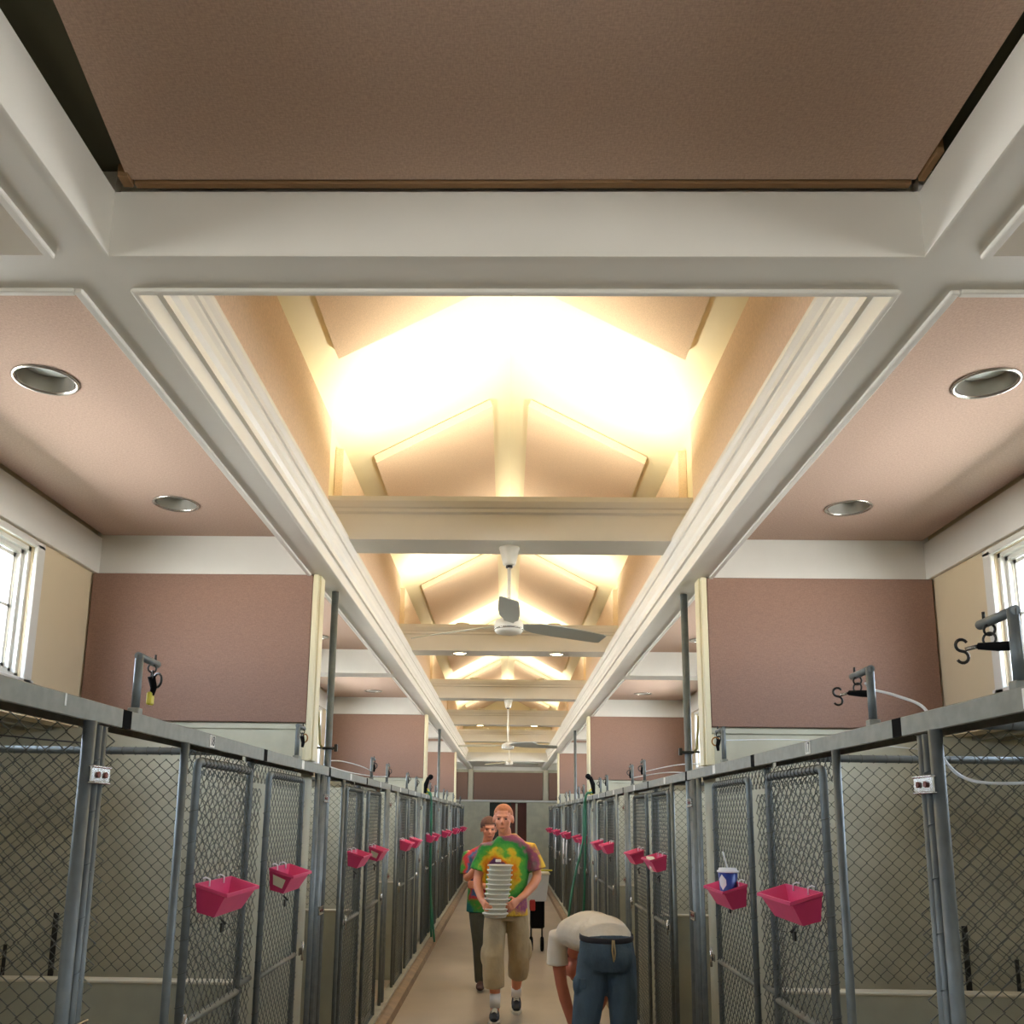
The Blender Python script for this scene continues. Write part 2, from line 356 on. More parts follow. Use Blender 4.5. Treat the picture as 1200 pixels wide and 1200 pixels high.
# ---------------------------------------------------------------- partition walls
for s in (-1,1):
    for i,y in enumerate((PZ,PZ+7.22,PZ+14.44)):
        w=MB(); w.box(s*1.17,s*Xw,y,y+PT-.02,H(.50),H(Hb)); w.box(s*1.17,s*XL,y,y+PT,0,H(.49))
        w.bbox(s*1.14,s*Xw,y-.012,y+.0,H(.478),H(.513),.003)
        o=struct('wall_partition_%s_%d'%(side[s],i+1),w,M['block'])
        t=MB(); t.bbox(s*1.108,s*1.172,y-.0,y+.10,H(.30),H(Hb),.004); t.bbox(s*1.118,s*1.150,y-.034,y+.0,H(.30),H(Hb),.004)
        t.build('end_trim',mat('cream_trim',(222,212,176),.45) if i==0 and s<0 else bpy.data.materials['cream_trim'],o)
        if i==0:
            q=MB(); q.box(s*2.47,s*2.50,y-.006,y+.001,H(-.95),H(-.55)); q.box(s*2.74,s*2.76,y-.006,y+.001,H(-.95),H(-.72)); q.build('door_guide',M['dark'],o)
    for i,y in enumerate((PZ+2.888,PZ+5.776,PZ+8.664,PZ+11.552,PZ+17.328)):
        w=MB(); w.box(s*1.17,s*XL,y,y+PT,0,H(.24)); struct('wall_low_%s_%d'%(side[s],i+1),w,M['block'])

# ---------------------------------------------------------------- acoustic panels (each one a thing)
ordn=['first','second','third','fourth','fifth','sixth','seventh','eighth','ninth','tenth','eleventh','twelfth','thirteenth','fourteenth','fifteenth','sixteenth']
def panel(mb,label,group,m='mauve',edge=None,loc=None):
    return tag(mb.build('acoustic_panel',M[m],None,loc),label,'panel',group)
zc_=[3.58,6.97,10.57,14.18,17.8,21.4]
cells=[(-1.45,ZF),(ZB,PZ),(PZ+PT,8.63),(8.9,12.24),(12.53,15.85),(16.12,19.46),(19.75,23.1)]
cn=['over the camera, nearest','before the first partition','past the first partition','before the second partition','just past the second partition','before the third partition','at the far end past the third partition']
for s in (-1,1):
    for i,(a,b) in enumerate(cells):
        p=MB(); p.bbox(s*(Xo+.005),s*(Xw-.035),a+.003,b-.003,H(Hc),H(Hc)+.028,.004)
        if i in(1,2,3,4,5):      # openings for the downlights are cut by building the panel from strips
            pass
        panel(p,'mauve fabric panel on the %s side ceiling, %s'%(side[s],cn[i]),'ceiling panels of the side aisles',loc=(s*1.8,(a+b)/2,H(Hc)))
    for i,y in enumerate((PZ,PZ+7.22,PZ+14.44)):
        p=MB(); p.bbox(s*1.152,s*(Xw-.012),y-.034,y-.002,H(.515),H(Hb)-.004,.004)
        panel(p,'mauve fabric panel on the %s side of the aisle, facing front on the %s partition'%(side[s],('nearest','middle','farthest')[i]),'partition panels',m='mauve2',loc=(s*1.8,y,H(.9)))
# near coffer panel
hz0,hz1=H(1.585),H(1.625); pl=[(-.90,-1.2),(1.012,-1.2),(1.008,1.966),(-.985,1.966),(-.925,1.5),(-.90,1.25)]
p=MB(); n_=len(pl); p.add([(x,y,hz0) for x,y in pl]+[(x,y,hz1) for x,y in pl],[tuple(range(n_-1,-1,-1)),tuple(range(n_,2*n_))]+[(i,(i+1)%n_,(i+1)%n_+n_,i+n_) for i in range(n_)])
panel(p,'big dark mauve fabric ceiling panel in the near coffer above the camera','coffer panels',loc=(0,.5,hz0))
tag(MB().box(-.97,1.0,1.972,1.99,H(1.579),H(1.61)).box(-1.0,-.975,1.94,1.98,H(1.575),H(1.61)).box(1.012,1.027,1.86,1.96,H(1.575),H(1.62)).box(.1,.3,1.968,1.972,H(1.578),H(1.60)).build('wood_batten',mat('brown_batten',(140,108,74),.8),None,(0,1.98,H(1.58))),'brown wooden batten along the top of the first white cross beam','batten')
for x0,x1,nm in ((-.98,1.07,'wide middle'),(-1.7,-1.15,'narrow left'),(1.25,1.75,'narrow right')):
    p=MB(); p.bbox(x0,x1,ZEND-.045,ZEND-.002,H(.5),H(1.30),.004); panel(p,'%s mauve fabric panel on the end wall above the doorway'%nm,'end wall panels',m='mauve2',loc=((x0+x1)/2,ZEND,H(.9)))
# clerestory panels
wallp=[(2.3,5.05),(5.47,8.66),(9.08,12.27),(12.69,15.88),(16.30,19.49),(19.9,22.1)]
roofp=[(2.3,4.51),(5.975,8.12),(9.585,11.73),(13.195,15.34),(16.805,18.95),(20.4,22.1)]
bn=['nearest bay','second bay','third bay','fourth bay','fifth bay','farthest bay']
for s in (-1,1):
    for i,(a,b) in enumerate(wallp):
        p=MB(); p.bbox(s*1.10,s*1.158,a,b,H(1.70),H(2.385),.004)
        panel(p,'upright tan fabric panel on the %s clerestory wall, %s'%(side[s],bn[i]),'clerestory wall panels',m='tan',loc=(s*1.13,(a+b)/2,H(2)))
    for i,(a,b) in enumerate(roofp):
        x0,x1=.13,.965; hh=lambda x: Hap-RS*x
        p=MB(); t0=.075; t1=.02
        p.prism([(s*x0,H(hh(x0)-t0)),(s*x1,H(hh(x1)-t0)),(s*(x1+.02),H(hh(x1)-t1)),(s*(x0+.02),H(hh(x0)-t1))],a,b)
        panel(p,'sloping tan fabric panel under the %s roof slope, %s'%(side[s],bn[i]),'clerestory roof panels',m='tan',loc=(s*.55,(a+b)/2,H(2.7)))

dz=[3.10,4.46,6.6,8.0,10.2,11.6,13.9,15.3,17.3,18.8]
def pierce(o,x,ys,r,z0,z1):
    k=MB()
    for y in ys: k.cyl((x,y,z0),(x,y,z1),r,48)
    c=k.build('cutter',M['dark']); md=o.modifiers.new('b','BOOLEAN'); md.operation='DIFFERENCE'; md.solver='EXACT'; md.object=c
    dg=bpy.context.evaluated_depsgraph_get(); me=bpy.data.meshes.new_from_object(o.evaluated_get(dg),depsgraph=dg)
    o.modifiers.clear(); o.data=me; bpy.data.objects.remove(c)
for s in (-1,1):
    pierce(bpy.data.objects['ceiling_'+side[s]],s*1.789,dz,.11,H(Hc)-.02,H(Hc)+.105)
for o in list(bpy.data.objects):
    if o.get('group')=='ceiling panels of the side aisles':
        ys=[y for y in dz if abs(y-o.location.y)<1.9 and any(a<y<b and abs((a+b)/2-o.location.y)<.01 for a,b in cells)]
        if ys: pierce(o,(1 if o.location.x>0 else -1)*1.789,ys,.104,H(Hc)-.02,H(Hc)+.06)
# ---------------------------------------------------------------- recessed downlights in the side ceilings
def ring(r0,r1,z0,z1,x,y,n=36): return [(r1,z1),(r1,z0),(r0,z0),(r0,z1)]
def downlight(x,y,label):
    r=thing('recessed_downlight',label,'ceiling light',(x,y,H(Hc)),'downlights in the side ceilings')
    MB().lathe([(.120,.0),(.121,-.004),(.114,-.008),(.106,-.005),(.103,.0),(.101,.022)],x,y,40,H(Hc)).build('trim_ring',M['rim'],r)
    MB().lathe([(.1005,.0),(.0995,.055),(.094,.075)],x,y,40,H(Hc)).build('reflector',M['can'],r)
    MB().lathe([(.0945,.060),(.06,.050),(.02,.046),(.0,.046)],x,y,40,H(Hc)).build('lens',M['lens'],r)
    return r
where=['nearest','second','third','fourth','fifth','sixth','seventh','eighth','ninth','farthest']
for s in (-1,1):
    for i,y in enumerate(dz):
        downlight(s*1.789,y,'round unlit downlight with a steel rim in the %s side ceiling, %s'%(side[s],where[i] if i in(0,9) else where[i] if 'past' in where[i] else where[i]+' from the camera'))
# ---------------------------------------------------------------- ceiling fans
def fan(x,y,drop,ang,label):
    r=thing('ceiling_fan',label,'ceiling fan',(x,y,H(1.639)),'ceiling fans')
    zt=H(1.639); zh=zt-drop
    MB().lathe([(.0,0),(.062,0),(.064,-.012),(.058,-.02),(.052,-.05),(.040,-.105),(.036,-.115),(.0,-.118)],x,y,24,zt).build('mount',M['fan'],r)
    MB().lathe([(.02,-.112),(.022,-.13),(.0,-.132)],x,y,16,zt).build('mount_cap',M['dark'],r)
    MB().cyl((x,y,zt-.12),(x,y,zh+.06),.0115,12).build('downrod',M['fan'],r)
    MB().lathe([(.0,.075),(.028,.072),(.036,.058),(.075,.045),(.086,.03),(.088,.0),(.082,-.016),(.086,-.02),(.080,-.032),(.05,-.042),(.0,-.044)],x,y,32,zh).build('motor_housing',M['fan'],r)
    MB().torus((x,y,zh-.012),.086,.005,(0,0,1),32,6).build('motor_ring',M['chrome'],r)
    for a in ang:
        a=math.radians(a); ca,sa=math.cos(a),math.sin(a); b=MB(); pts=[]
        R_=[.07,.13,.2,.35,.55,.68,.70]; Wd=[.026,.034,.055,.062,.058,.052,.044]
        for top in (0,1):
            for rr,w in zip(R_,Wd):
                for e in (-1,1):
                    tw=-.30*e*w; lx,ly=rr,e*w
                    pts.append((x+lx*ca-ly*sa,y+lx*sa+ly*ca,zh+.015+tw+(.005 if top else 0)-.03*(rr/.7)**2*.5))
        n=len(R_)*2; F=[]
        for i in range(len(R_)-1):
            q=i*2; F+=[(q,q+2,q+3,q+1),(n+q,n+q+1,n+q+3,n+q+2),(q,n+q,n+q+2,q+2),(q+1,q+3,n+q+3,n+q+1)]
        F+=[(0,1,n+1,n),(n-2,2*n-2,2*n-1,n-1)]
        b.add(pts,F); b.box
        b.build('blade',M['blade'],r)
    return r
fan(.0,5.24,.505,(-90,30,150),'nearest ceiling fan, grey blades, hung from the first clerestory beam')
fan(.01,12.46,.665,(-58,2,62+120),'middle ceiling fan on a long white downrod, farther down the hall')
fan(.05,19.68,.47,(-100,20,140),'farthest small ceiling fan near the end of the hall')
# downlights under the tie beams
for k in (1,3):
    for s in (-1,1):
        x,y=s*.495,xb[k]+.145
        r=thing('beam_downlight','glowing round downlight under the %s clerestory beam, %s one'%(('second','','fourth')[k-1],side[s]),'ceiling light',(x,y,H(1.639)),'lit downlights under the clerestory beams')
        MB().lathe([(.075,0),(.078,-.004),(.07,-.008),(.062,-.004),(.062,.0)],x,y,28,H(1.639)).build('trim_ring',M['rim'],r)
        MB().lathe([(.062,-.003),(.0,-.0035)],x,y,28,H(1.639)).build('lamp',M['lampon'],r)
# uplights standing on the tie beams
for k in range(5):
    for s in (-1,1):
        x,y=s*.47,xb[k]+.145
        r=thing('beam_uplight','small round uplight on top of clerestory beam %s from the camera, %s side'%(ordn[k],side[s]),'uplight',(x,y,H(1.905)),'uplights on the clerestory beams')
        MB().lathe([(.0,0),(.05,0),(.055,.015),(.07,.042),(.066,.042),(.05,.022),(.0,.02)],x,y,20,H(1.905)).build('housing',M['fan'],r)

# ---------------------------------------------------------------- chain link
CELL=.054
def chainlink(mb,u0,u1,z0,z1,P,wr=.0017,dep=.0055,n=4):
    """woven mesh in the plane given by P(u,z,off) between u0..u1 and z0..z1"""
    hw=CELL/2; nw=int(round((u1-u0)/hw)); hw=(u1-u0)/nw; m=int((z1-z0)/CELL)
    for i in range(nw):
        a=u0+i*hw-.0012; b=u0+(i+1)*hw+.0012; pts=[]
        ph=(i%2)*.5
        z=z0; k=0
        while z<z1+1e-6:
            rt=(k+(i%2))%2
            if rt: pts+=[P(b,z-.0012,dep/2*1.0),P(b+.0008,z+.0012,-dep/2)]
            else: pts+=[P(a,z-.0012,-dep/2),P(a-.0008,z+.0012,dep/2)]
            k+=1; z=z0+k*CELL/2
        mb.trans=False
        mb.loft(pts,[wr]*len(pts),P(1,0,0) if False else (.3,.5,.8),n,False,True)
    return mb
j=[2.44+1.444*k for k in range(-1,15)]           # joints of the header, j[0] is nearest
XK=1.067
PR=.0138
def wraps(mb,x,y,z0,z1,r,step=.105,side_=1):
    z=z0
    while z<z1:
        pts=[(x+(r+.002)*math.cos(t),y+(r+.002)*math.sin(t),z+.012*t/PI) for t in [k*PI/5 for k in range(11)]]
        mb.tube(pts,.0018,4,False); z+=step
def gate(s,y0,y1,label,m0):
    """gate leaf in the aisle plane; stile pipes, top rail, brace and its mesh"""
    r=thing('kennel_gate',label,'gate',(s*XK,(y0+y1)/2,.06),'chain link kennel gates')
    zt=H(.175); a=y0+.02; b=y1-.02; x=s*XK
    fr=MB()
    R=.022
    def arc(c,st,en): return [(x,c[0]+R*math.cos(t),c[1]+R*math.sin(t)) for t in [st+(en-st)*k/5 for k in range(6)]]
    path=[(x,a,.09)]+[(x,a+R-R*math.cos(t),zt-R+R*math.sin(t)) for t in [k*PI/10 for k in range(6)]]+[(x,b-R+R*math.sin(t),zt-R+R*math.cos(t)) for t in [k*PI/10 for k in range(6)]]+[(x,b,.09)]
    fr.loft(path,[PR]*len(path),(1,0,0),12,True,True)
    fr.cyl((x,a,.09),(x,b,.09),PR,10); fr.build('frame',M['galv'],r)
    MB().cyl((x,a,H(-.69)),(x,b,H(-.69)),.014,10).build('brace',M['header'],r)
    ml=MB(); chainlink(ml,a+.006,b-.006,.10,zt-.01,lambda u,z,o:(x-s*.006+s*o,u,z)); 
    wraps(ml,x,a,.2,zt-.08,PR); wraps(ml,x,b,.25,zt-.08,PR)
    k=a+.04
    while k<b-.03:
        pts=[(x+(PR+.002)*math.cos(t),k+.006*t/PI,zt+(PR+.002)*math.sin(t)) for t in [q*PI/5 for q in range(11)]]; ml.tube(pts,.0018,4,False); k+=.042
    ml.build('chain_link',M['wire'],r)
    cl=MB(); yc=(y0+y1)/2+.02
    cl.bbox(x-s*.018-.004,x-s*.018+.004,yc-.014,yc+.016,H(-.43),H(-.395),.002); cl.cyl((x-s*.03,yc,H(-.40)),(x-s*.005,yc+.012,H(-.38)),.005,6); cl.build('water_nipple',M['dark'],r)
    return r
def latch(s,y,z,parent):
    l=MB(); x=s*(XK-.026); l.bbox(x-.004,x+.004,y-.03,y+.03,z-.018,z+.018,.002); l.cyl((x-s*.01,y,z-.045),(x-s*.01,y,z+.045),.006,8); return l.build('latch',M['chrome'],parent)
def post_pipe(s,y,label,group,r=.022,top=H(.228),x=XK):
    o=MB().cyl((s*x,y,.0),(s*x,y,top),r,14); return tag(o.build('fence_post',M['galv'],None,(s*x,y,0)),label,'post',group)
nn=lambda m: ordn[m]
c0=3.785; PER=2.888
for s in (-1,1):
    S_=side[s]
    proto_a=proto_b=proto_s=proto_cl=None
    for m in range(7):
        off=PER*m; c=c0+off
        la='chain link gate, %s side, nearer leaf of %s gate pair from the camera'%(S_,nn(m))
        lb='chain link gate, %s side, farther leaf of %s gate pair from the camera'%(S_,nn(m))
        if m==0:
            proto_a=gate(s,c-.775,c-.105,la,m); latch(s,c-.80,H(-.68),proto_a)
            proto_b=gate(s,c+.155,c+.85,lb,m); latch(s,c+.87,H(-.68),proto_b)
            r=thing('mesh_fence','narrow fixed chain link strip between the two leaves of first gate pair on the %s'%S_,'fence',(s*(XK+.03),c,0),'narrow chain link strips between gates')
            x=s*(XK+.034)
            ml=MB(); chainlink(ml,c-.80,c+.86,H(.135),H(.222),lambda u,z,o:(x+s*o,u,z)); chainlink(ml,c-.13,c+.18,.06,H(.13),lambda u,z,o:(x+s*o,u,z)); ml.build('chain_link',M['wire'],r)
            MB().cyl((x+s*.03,c+.1,.0),(x+s*.03,c+.1,H(.226)),.016,12).build('post',M['galv'],r)
            MB().cyl((x,c-.12,H(-.69)),(x,c+.17,H(-.69)),.012,10).build('brace',M['header'],r)
            proto_s=r
            # clamped double stile + fat post at the open doorway
            r=thing('clamped_post','fat steel post with two thin pipes clamped to it, %s side, nearest the camera'%S_,'post',(s*XK,c-1.52,0),'clamped gate posts')
            MB().cyl((s*XK,c-1.562,0),(s*XK,c-1.562,H(.228)),.0165,16).build('post',M['galv'],r)
            p=MB(); p.cyl((s*(XK-.004),c-1.522,.05),(s*(XK-.004),c-1.522,H(.22)),.0105,12); wraps(p,s*(XK-.004),c-1.522,.1,H(.2),.0105,.13); p.build('stile',M['galv'],r)
            MB().cyl((s*XK,c-1.488,.05),(s*XK,c-1.488,H(.22)),.0115,12).build('stile',M['galv'],r)
            for z in (H(.093),H(-.53)):
                k=MB(); xx=s*(XK-.019)
                k.bbox(xx-.003,xx+.003,c-1.575,c-1.470,z-.020,z+.020,.002); k.bbox(xx-.007,xx+.007,c-1.575,c-1.470,z+.017,z+.023,.002); k.bbox(xx-.007,xx+.007,c-1.575,c-1.470,z-.023,z-.017,.002)
                kk=k.build('clamp',M['chrome'],r)
                b_=MB(); 
                for q in (c-1.54,c-1.50): b_.cyl((xx-s*.002,q,z),(xx-s*.008,q,z),.008,8)
                b_.build('bolt',mat('dull_bolt',(120,70,60),.5,.4) if 'dull_bolt' not in bpy.data.materials else bpy.data.materials['dull_bolt'],kk)
            proto_cl=r
        else:
            copy_tree(proto_a,(s*XK,proto_a.location.y+off,.06),la); copy_tree(proto_b,(s*XK,proto_b.location.y+off,.06),lb)
            copy_tree(proto_s,(proto_s.location.x,proto_s.location.y+off,0),'narrow fixed chain link strip between the two leaves of %s gate pair on the %s'%(nn(m),S_))
            copy_tree(proto_cl,(s*XK,proto_cl.location.y+off,0),'fat steel post with two thin pipes clamped to it, %s side, %s from the camera'%(S_,nn(m)))
        p=post_pipe(s,c-.885,'slim steel hinge post before the nearer leaf of %s gate pair, %s side'%(nn(m),S_),'hinge posts',.0135)
        p=post_pipe(s,c+1.20,'slim steel post at the far end of %s gate pair, %s side'%(nn(m),S_),'end posts',.0145)
    # header pieces, one per kennel
    for k in range(len(j)-1):
        a,b=j[k]+.027,j[k+1]-.027
        lab='galvanized header length over the %s kennels, %s from the camera'%(S_,nn(k)) if k<16 else ''
        r=thing('header_rail',lab,'rail',(s*1.11,(a+b)/2,H(.2276)),'header rails over the kennels')
        hb=MB(); x0,x1=s*XK-s*.0,s*1.165
        hb.bbox(x0,s*(XK+.006),a,b,H(.2276),H(.2807),.0025); hb.box(s*XK+s*.002,x1,a,b,H(.276),H(.2805)); hb.box(s*1.16,x1,a,b,H(.2276),H(.279)); hb.build('channel',M['header'],r)
        MB().box(s*(XK-.0005),s*(XK+.012),b+.0005,b+.0535,H(.2285),H(.280)).build('joint_sleeve',M['black'],r)
        if k!=0 or s>0:
            yc=(a+b)/2+(.0 if k!=0 else .09)
            lp=MB(); w=.026; lp.bbox(s*(XK-.0022),s*(XK),yc-w,yc+w,H(.233),H(.276),.0008); pl=lp.build('number_plate',M['plate'],r)
        elif s<0:
            lp=MB(); yc=2.085; lp.box(s*(XK-.0015),s*XK,yc-.004,yc+.004,H(.25),H(.2807)); lp.build('chalk_tick',M['plate'],r)
        if k==1:
            cu=bpy.data.curves.new('digits','FONT'); cu.body='18' if s<0 else '17'; cu.size=.050; cu.align_x='CENTER'; cu.align_y='CENTER'; cu.extrude=.0004
            to=bpy.data.objects.new('number_digits',cu); C.objects.link(to)
            # face the aisle, read from the aisle
            if s<0: to.matrix_world=Matrix.Translation((s*(XK-.003),yc,H(.2545)))@Matrix(((0,0,1,0),(1,0,0,0),(0,1,0,0),(0,0,0,1)))
            else:   to.matrix_world=Matrix.Translation((s*(XK-.003),yc,H(.2545)))@Matrix(((0,0,-1,0),(-1,0,0,0),(0,1,0,0),(0,0,0,1)))
            dg=bpy.context.evaluated_depsgraph_get(); me=bpy.data.meshes.new_from_object(to.evaluated_get(dg)); mw=to.matrix_world.copy()
            bpy.data.objects.remove(to); dm=MB(); dm.add([mw@v.co for v in me.vertices],[tuple(p.vertices) for p in me.polygons])
            dm.v=[(v[0],yc+(v[1]-yc)*.85,v[2]) for v in dm.v]
            dm.build('number_digits',M['ink'],pl)
    # dividers between kennels: half wall, fence on top
    proto=None; q=0
    for k,y in enumerate(j):
        if k==1 or (k>=2 and k%2==0):
            lab='chain link divider fence inside the %s kennels, %s one from the camera'%(S_,nn(q)); q+=1
            z0=H(-.69) if k!=1 else .06
            if k==14: pass
            if proto is None or k==2:
                r=thing('divider_fence',lab,'fence',(s*2.1,y,z0),'divider fences between kennels')
                if not (k==1 and s<0): MB().cyl((s*1.10,y,H(.268)),(s*XL,y,H(.268)),.0165,12).build('top_rail',M['galv'],r)
                ml=MB(); top=H(.25) if not (k==1 and s<0) else H(.285)
                chainlink(ml,1.10,3.08,z0+.03,top,lambda u,z,o:(s*u,y+o,z),n=4)
                u=1.16
                while u<3.05 and not (k==1 and s<0):
                    ml.tube([(s*u,y+.0185*math.cos(t),H(.268)+.0185*math.sin(t)) for t in [w*PI/4 for w in range(9)]],.0017,4,False); u+=.054*1.0
                ml.build('chain_link',M['wire'],r)
                if k==2: proto=r
                if k==1: proto=r
            elif k<14:
                copy_tree(proto,(s*2.1,y,z0),lab)
            if k>=2:
                w=MB(); w.box(s*1.12,s*XL,y-.035,y+.035,0,H(-.702)); hw=struct('wall_half_%s_%d'%(S_,q),w,M['half'])
                w=MB(); w.bbox(s*1.11,s*XL,y-.04,y+.04,H(-.702),H(-.69),.003); w.build('wall_cap',M['cap'],hw)
    # sill and curb along the aisle
    w=MB(); w.prism([(s*.93,0),(s*.945,.055),(s*1.0,.075),(s*1.13,.075),(s*1.13,0)],-1,22.7); struct('baseboard_curb_'+S_,w,M['curb'])
    w=MB(); w.bbox(s*1.02,s*1.115,-1,22.7,.075,.10,.004); struct('baseboard_sill_'+S_,w,M['sill'])
    # tall posts from floor to beam
    for k,(y,nm) in enumerate(((5.40,'nearest'),(14.3,'farther'))):
        r=thing('tall_pipe_column','tall galvanized pipe column rising to the %s ceiling beam, %s one'%(S_,nm),'column',(s*1.10,y,0),'tall pipe columns')
        MB().cyl((s*1.10,y,0),(s*1.10,y,H(Hb)-.001),.022,18).build('pipe',M['galv'],r)
        if k==0:
            k_=MB(); k_.torus((s*1.10,y,H(.40)),.032,.008,(0,0,1),18,6); k_.bbox(s*1.055,s*1.165,y-.02,y-.012,H(.395),H(.408),.002); k_.bbox(s*1.04,s*1.06,y-.02,y+.0,H(.38),H(.425),.003); k_.build('collar',M['dark'],r)
            k_=MB(); k_.tube([(s*1.165,y-.03,H(.62)),(s*1.15,y-.035,H(.50)),(s*1.145,y-.03,H(.42)),(s*1.13,y-.02,H(.40))],.008,8); k_.build('brace_rod',mat('brass_rod',(150,140,90),.4,.5) if 'brass_rod' not in bpy.data.materials else bpy.data.materials['brass_rod'],r)

# ---------------------------------------------------------------- feeding bowls hung on the gates
def bowl(s,y0,y1,label,tagged=False):
    r=thing('feeding_bowl',label,'feeding bowl',(s*1.0,(y0+y1)/2,H(-.35)),'pink feeding bowls hooked on the gates')
    X0,X1=1.046,.942; zt=H(-.234); zl=H(-.268); zb=H(-.344); t=.005
    b=MB()
    def ringp(x0,x1,ya,yb,za,zb_): return [(s*x0,ya,za),(s*x1,ya,zb_),(s*x1,yb,zb_),(s*x0,yb,za)]
    vs=ringp(X0,X1,y0,y1,zt,zl)+ringp(X0-.002,X1+.042,y0+.022,y1-.045,zb+.016,zb)+ringp(X0-t,X1+t,y0+t,y1-t,zt,zl)+ringp(X0-.002-t,X1+.042+t,y0+.022+t,y1-.045-t,zb+.016+t,zb+t)
    F=[(0,1,5,4),(1,2,6,5),(2,3,7,6),(3,0,4,7),(4,5,6,7)]+[(8,12,13,9),(9,13,14,10),(10,14,15,11),(11,15,12,8),(12,15,14,13)]+[(0,8,9,1),(1,9,10,2),(2,10,11,3),(3,11,8,0)]
    b.add(vs,F); b.build('tray',M['pink'],r)
    rim=MB(); e=.006
    o1=ringp(X0+.0,X1-e,y0-e,y1+e,zt+.002,zl+.002); o2=[(x,y,z-.011) for x,y,z in o1]; i1=ringp(X0-e,X1+e*.6,y0+e*.6,y1-e*.6,zt+.002,zl+.002); i2=[(x,y,z-.011) for x,y,z in i1]
    rim.add(o1+o2+i1+i2,[(k,(k+1)%4,4+(k+1)%4,4+k) for k in range(4)]+[(8+k,12+k,12+(k+1)%4,8+(k+1)%4) for k in range(4)]+[(k,8+k,8+(k+1)%4,(k+1)%4) for k in range(4)]+[(4+k,4+(k+1)%4,12+(k+1)%4,12+k) for k in range(4)])
    rim.build('rim',M['pink'],r)
    for q in (.3,.72):
        y=y0+(y1-y0)*q; h=MB(); h.tube([(s*(X0-.009),y,zt-.016),(s*(X0-.009),y,zt+.008),(s*(X0+.004),y,zt+.014),(s*(XK-.004),y,zt+.010),(s*(XK+.002),y,zt-.006)],.0028,6); h.build('hook',M['white'],r)
    if tagged:
        l=MB(); yy=y0+.035*.45-.003; l.add([(s*(X1+.030),y0+.005,zt-.050),(s*(X0-.018),y0+.003,zt-.026),(s*(X0-.018),y0+.013,zt-.070),(s*(X1+.046),y0+.015,zt-.088)],[(0,1,2,3)]); l.v=[(v[0],v[1]-.004,v[2]) for v in l.v]; l.build('paper_label',M['paper'],r)
    return r
for s in (-1,1):
    n=0
    for m in range(7):
        c=c0+PER*m
        for k,(a,b) in enumerate(((-.745,-.365),(.19,.55))):
            extra=''
            if s<0 and m in(0,1) and k==1: extra=' with pale paper label'
            jit=random.uniform(-.03,.03) if m>0 else 0
            lab='pink plastic feeding bowl%s, %s row, %s from the camera'%(extra,side[s],ordn[n])
            if s>0 and n==1: lab='pink plastic feeding bowl holding a blue cup, second on the right row'
            if s>0 and n==2: lab='pink plastic feeding bowl holding a crumpled white packet, third on the right row'
            bw=bowl(s,c+a+jit,c+b+jit,lab,tagged=bool(extra)); bw.location.z-=(.042 if s>0 and n==1 else 0); n+=1
# blue drink cup with straw, in the second right bowl
cx,cy,cz=1.008,c0+.37,H(-.358)
r=thing('drink_cup','blue paper drink cup with white lid and straw standing in a pink bowl','cup',(cx,cy,cz))
MB().lathe([(0,0),(.032,0),(.034,.01),(.044,.128),(.0,.128)],cx,cy,28,cz).build('cup_body',M['blue'],r)
MB().lathe([(.0,.142),(.040,.142),(.042,.132),(.048,.131),(.049,.124),(.0445,.122)],cx,cy,28,cz).build('lid',M['white'],r)
MB().cyl((cx-.0,cy,cz+.138),(cx-.022,cy-.01,cz+.215),.0035,8).build('straw',M['white'],r)
sw=MB(); n=10
for k in range(n):
    pass
sw.v=[];
a0,a1=-2.9,-2.0
vs=[];F=[]
for k in range(9):
    a=a0+(a1-a0)*k/8
    for z in (.045,.115):
        rr=.0355+(z/.128)*.0085+.0012; ww=1-abs(k-4)/6; zz=.08+(z-.08)*ww
        vs.append((cx+rr*math.cos(a),cy+rr*math.sin(a),cz+zz))
for k in range(8): F.append((2*k,2*k+2,2*k+3,2*k+1))
sw.add(vs,F,True); sw.build('white_emblem',M['white'],r)
yy=c0+PER-.55
p=MB(); p.bbox(.965,1.02,yy-.05,yy+.04,H(-.33),H(-.27),.006); p.v=[(x+(z-H(-.33))*.3*math.sin(y*60),y+(z-H(-.33))*.3,z+.02*math.sin(y*40)) for x,y,z in p.v]; tag(p.build('paper_packet',M['paper'],None,(.99,yy,H(-.33))),'crumpled white paper packet lying in the third right pink bowl','packet')

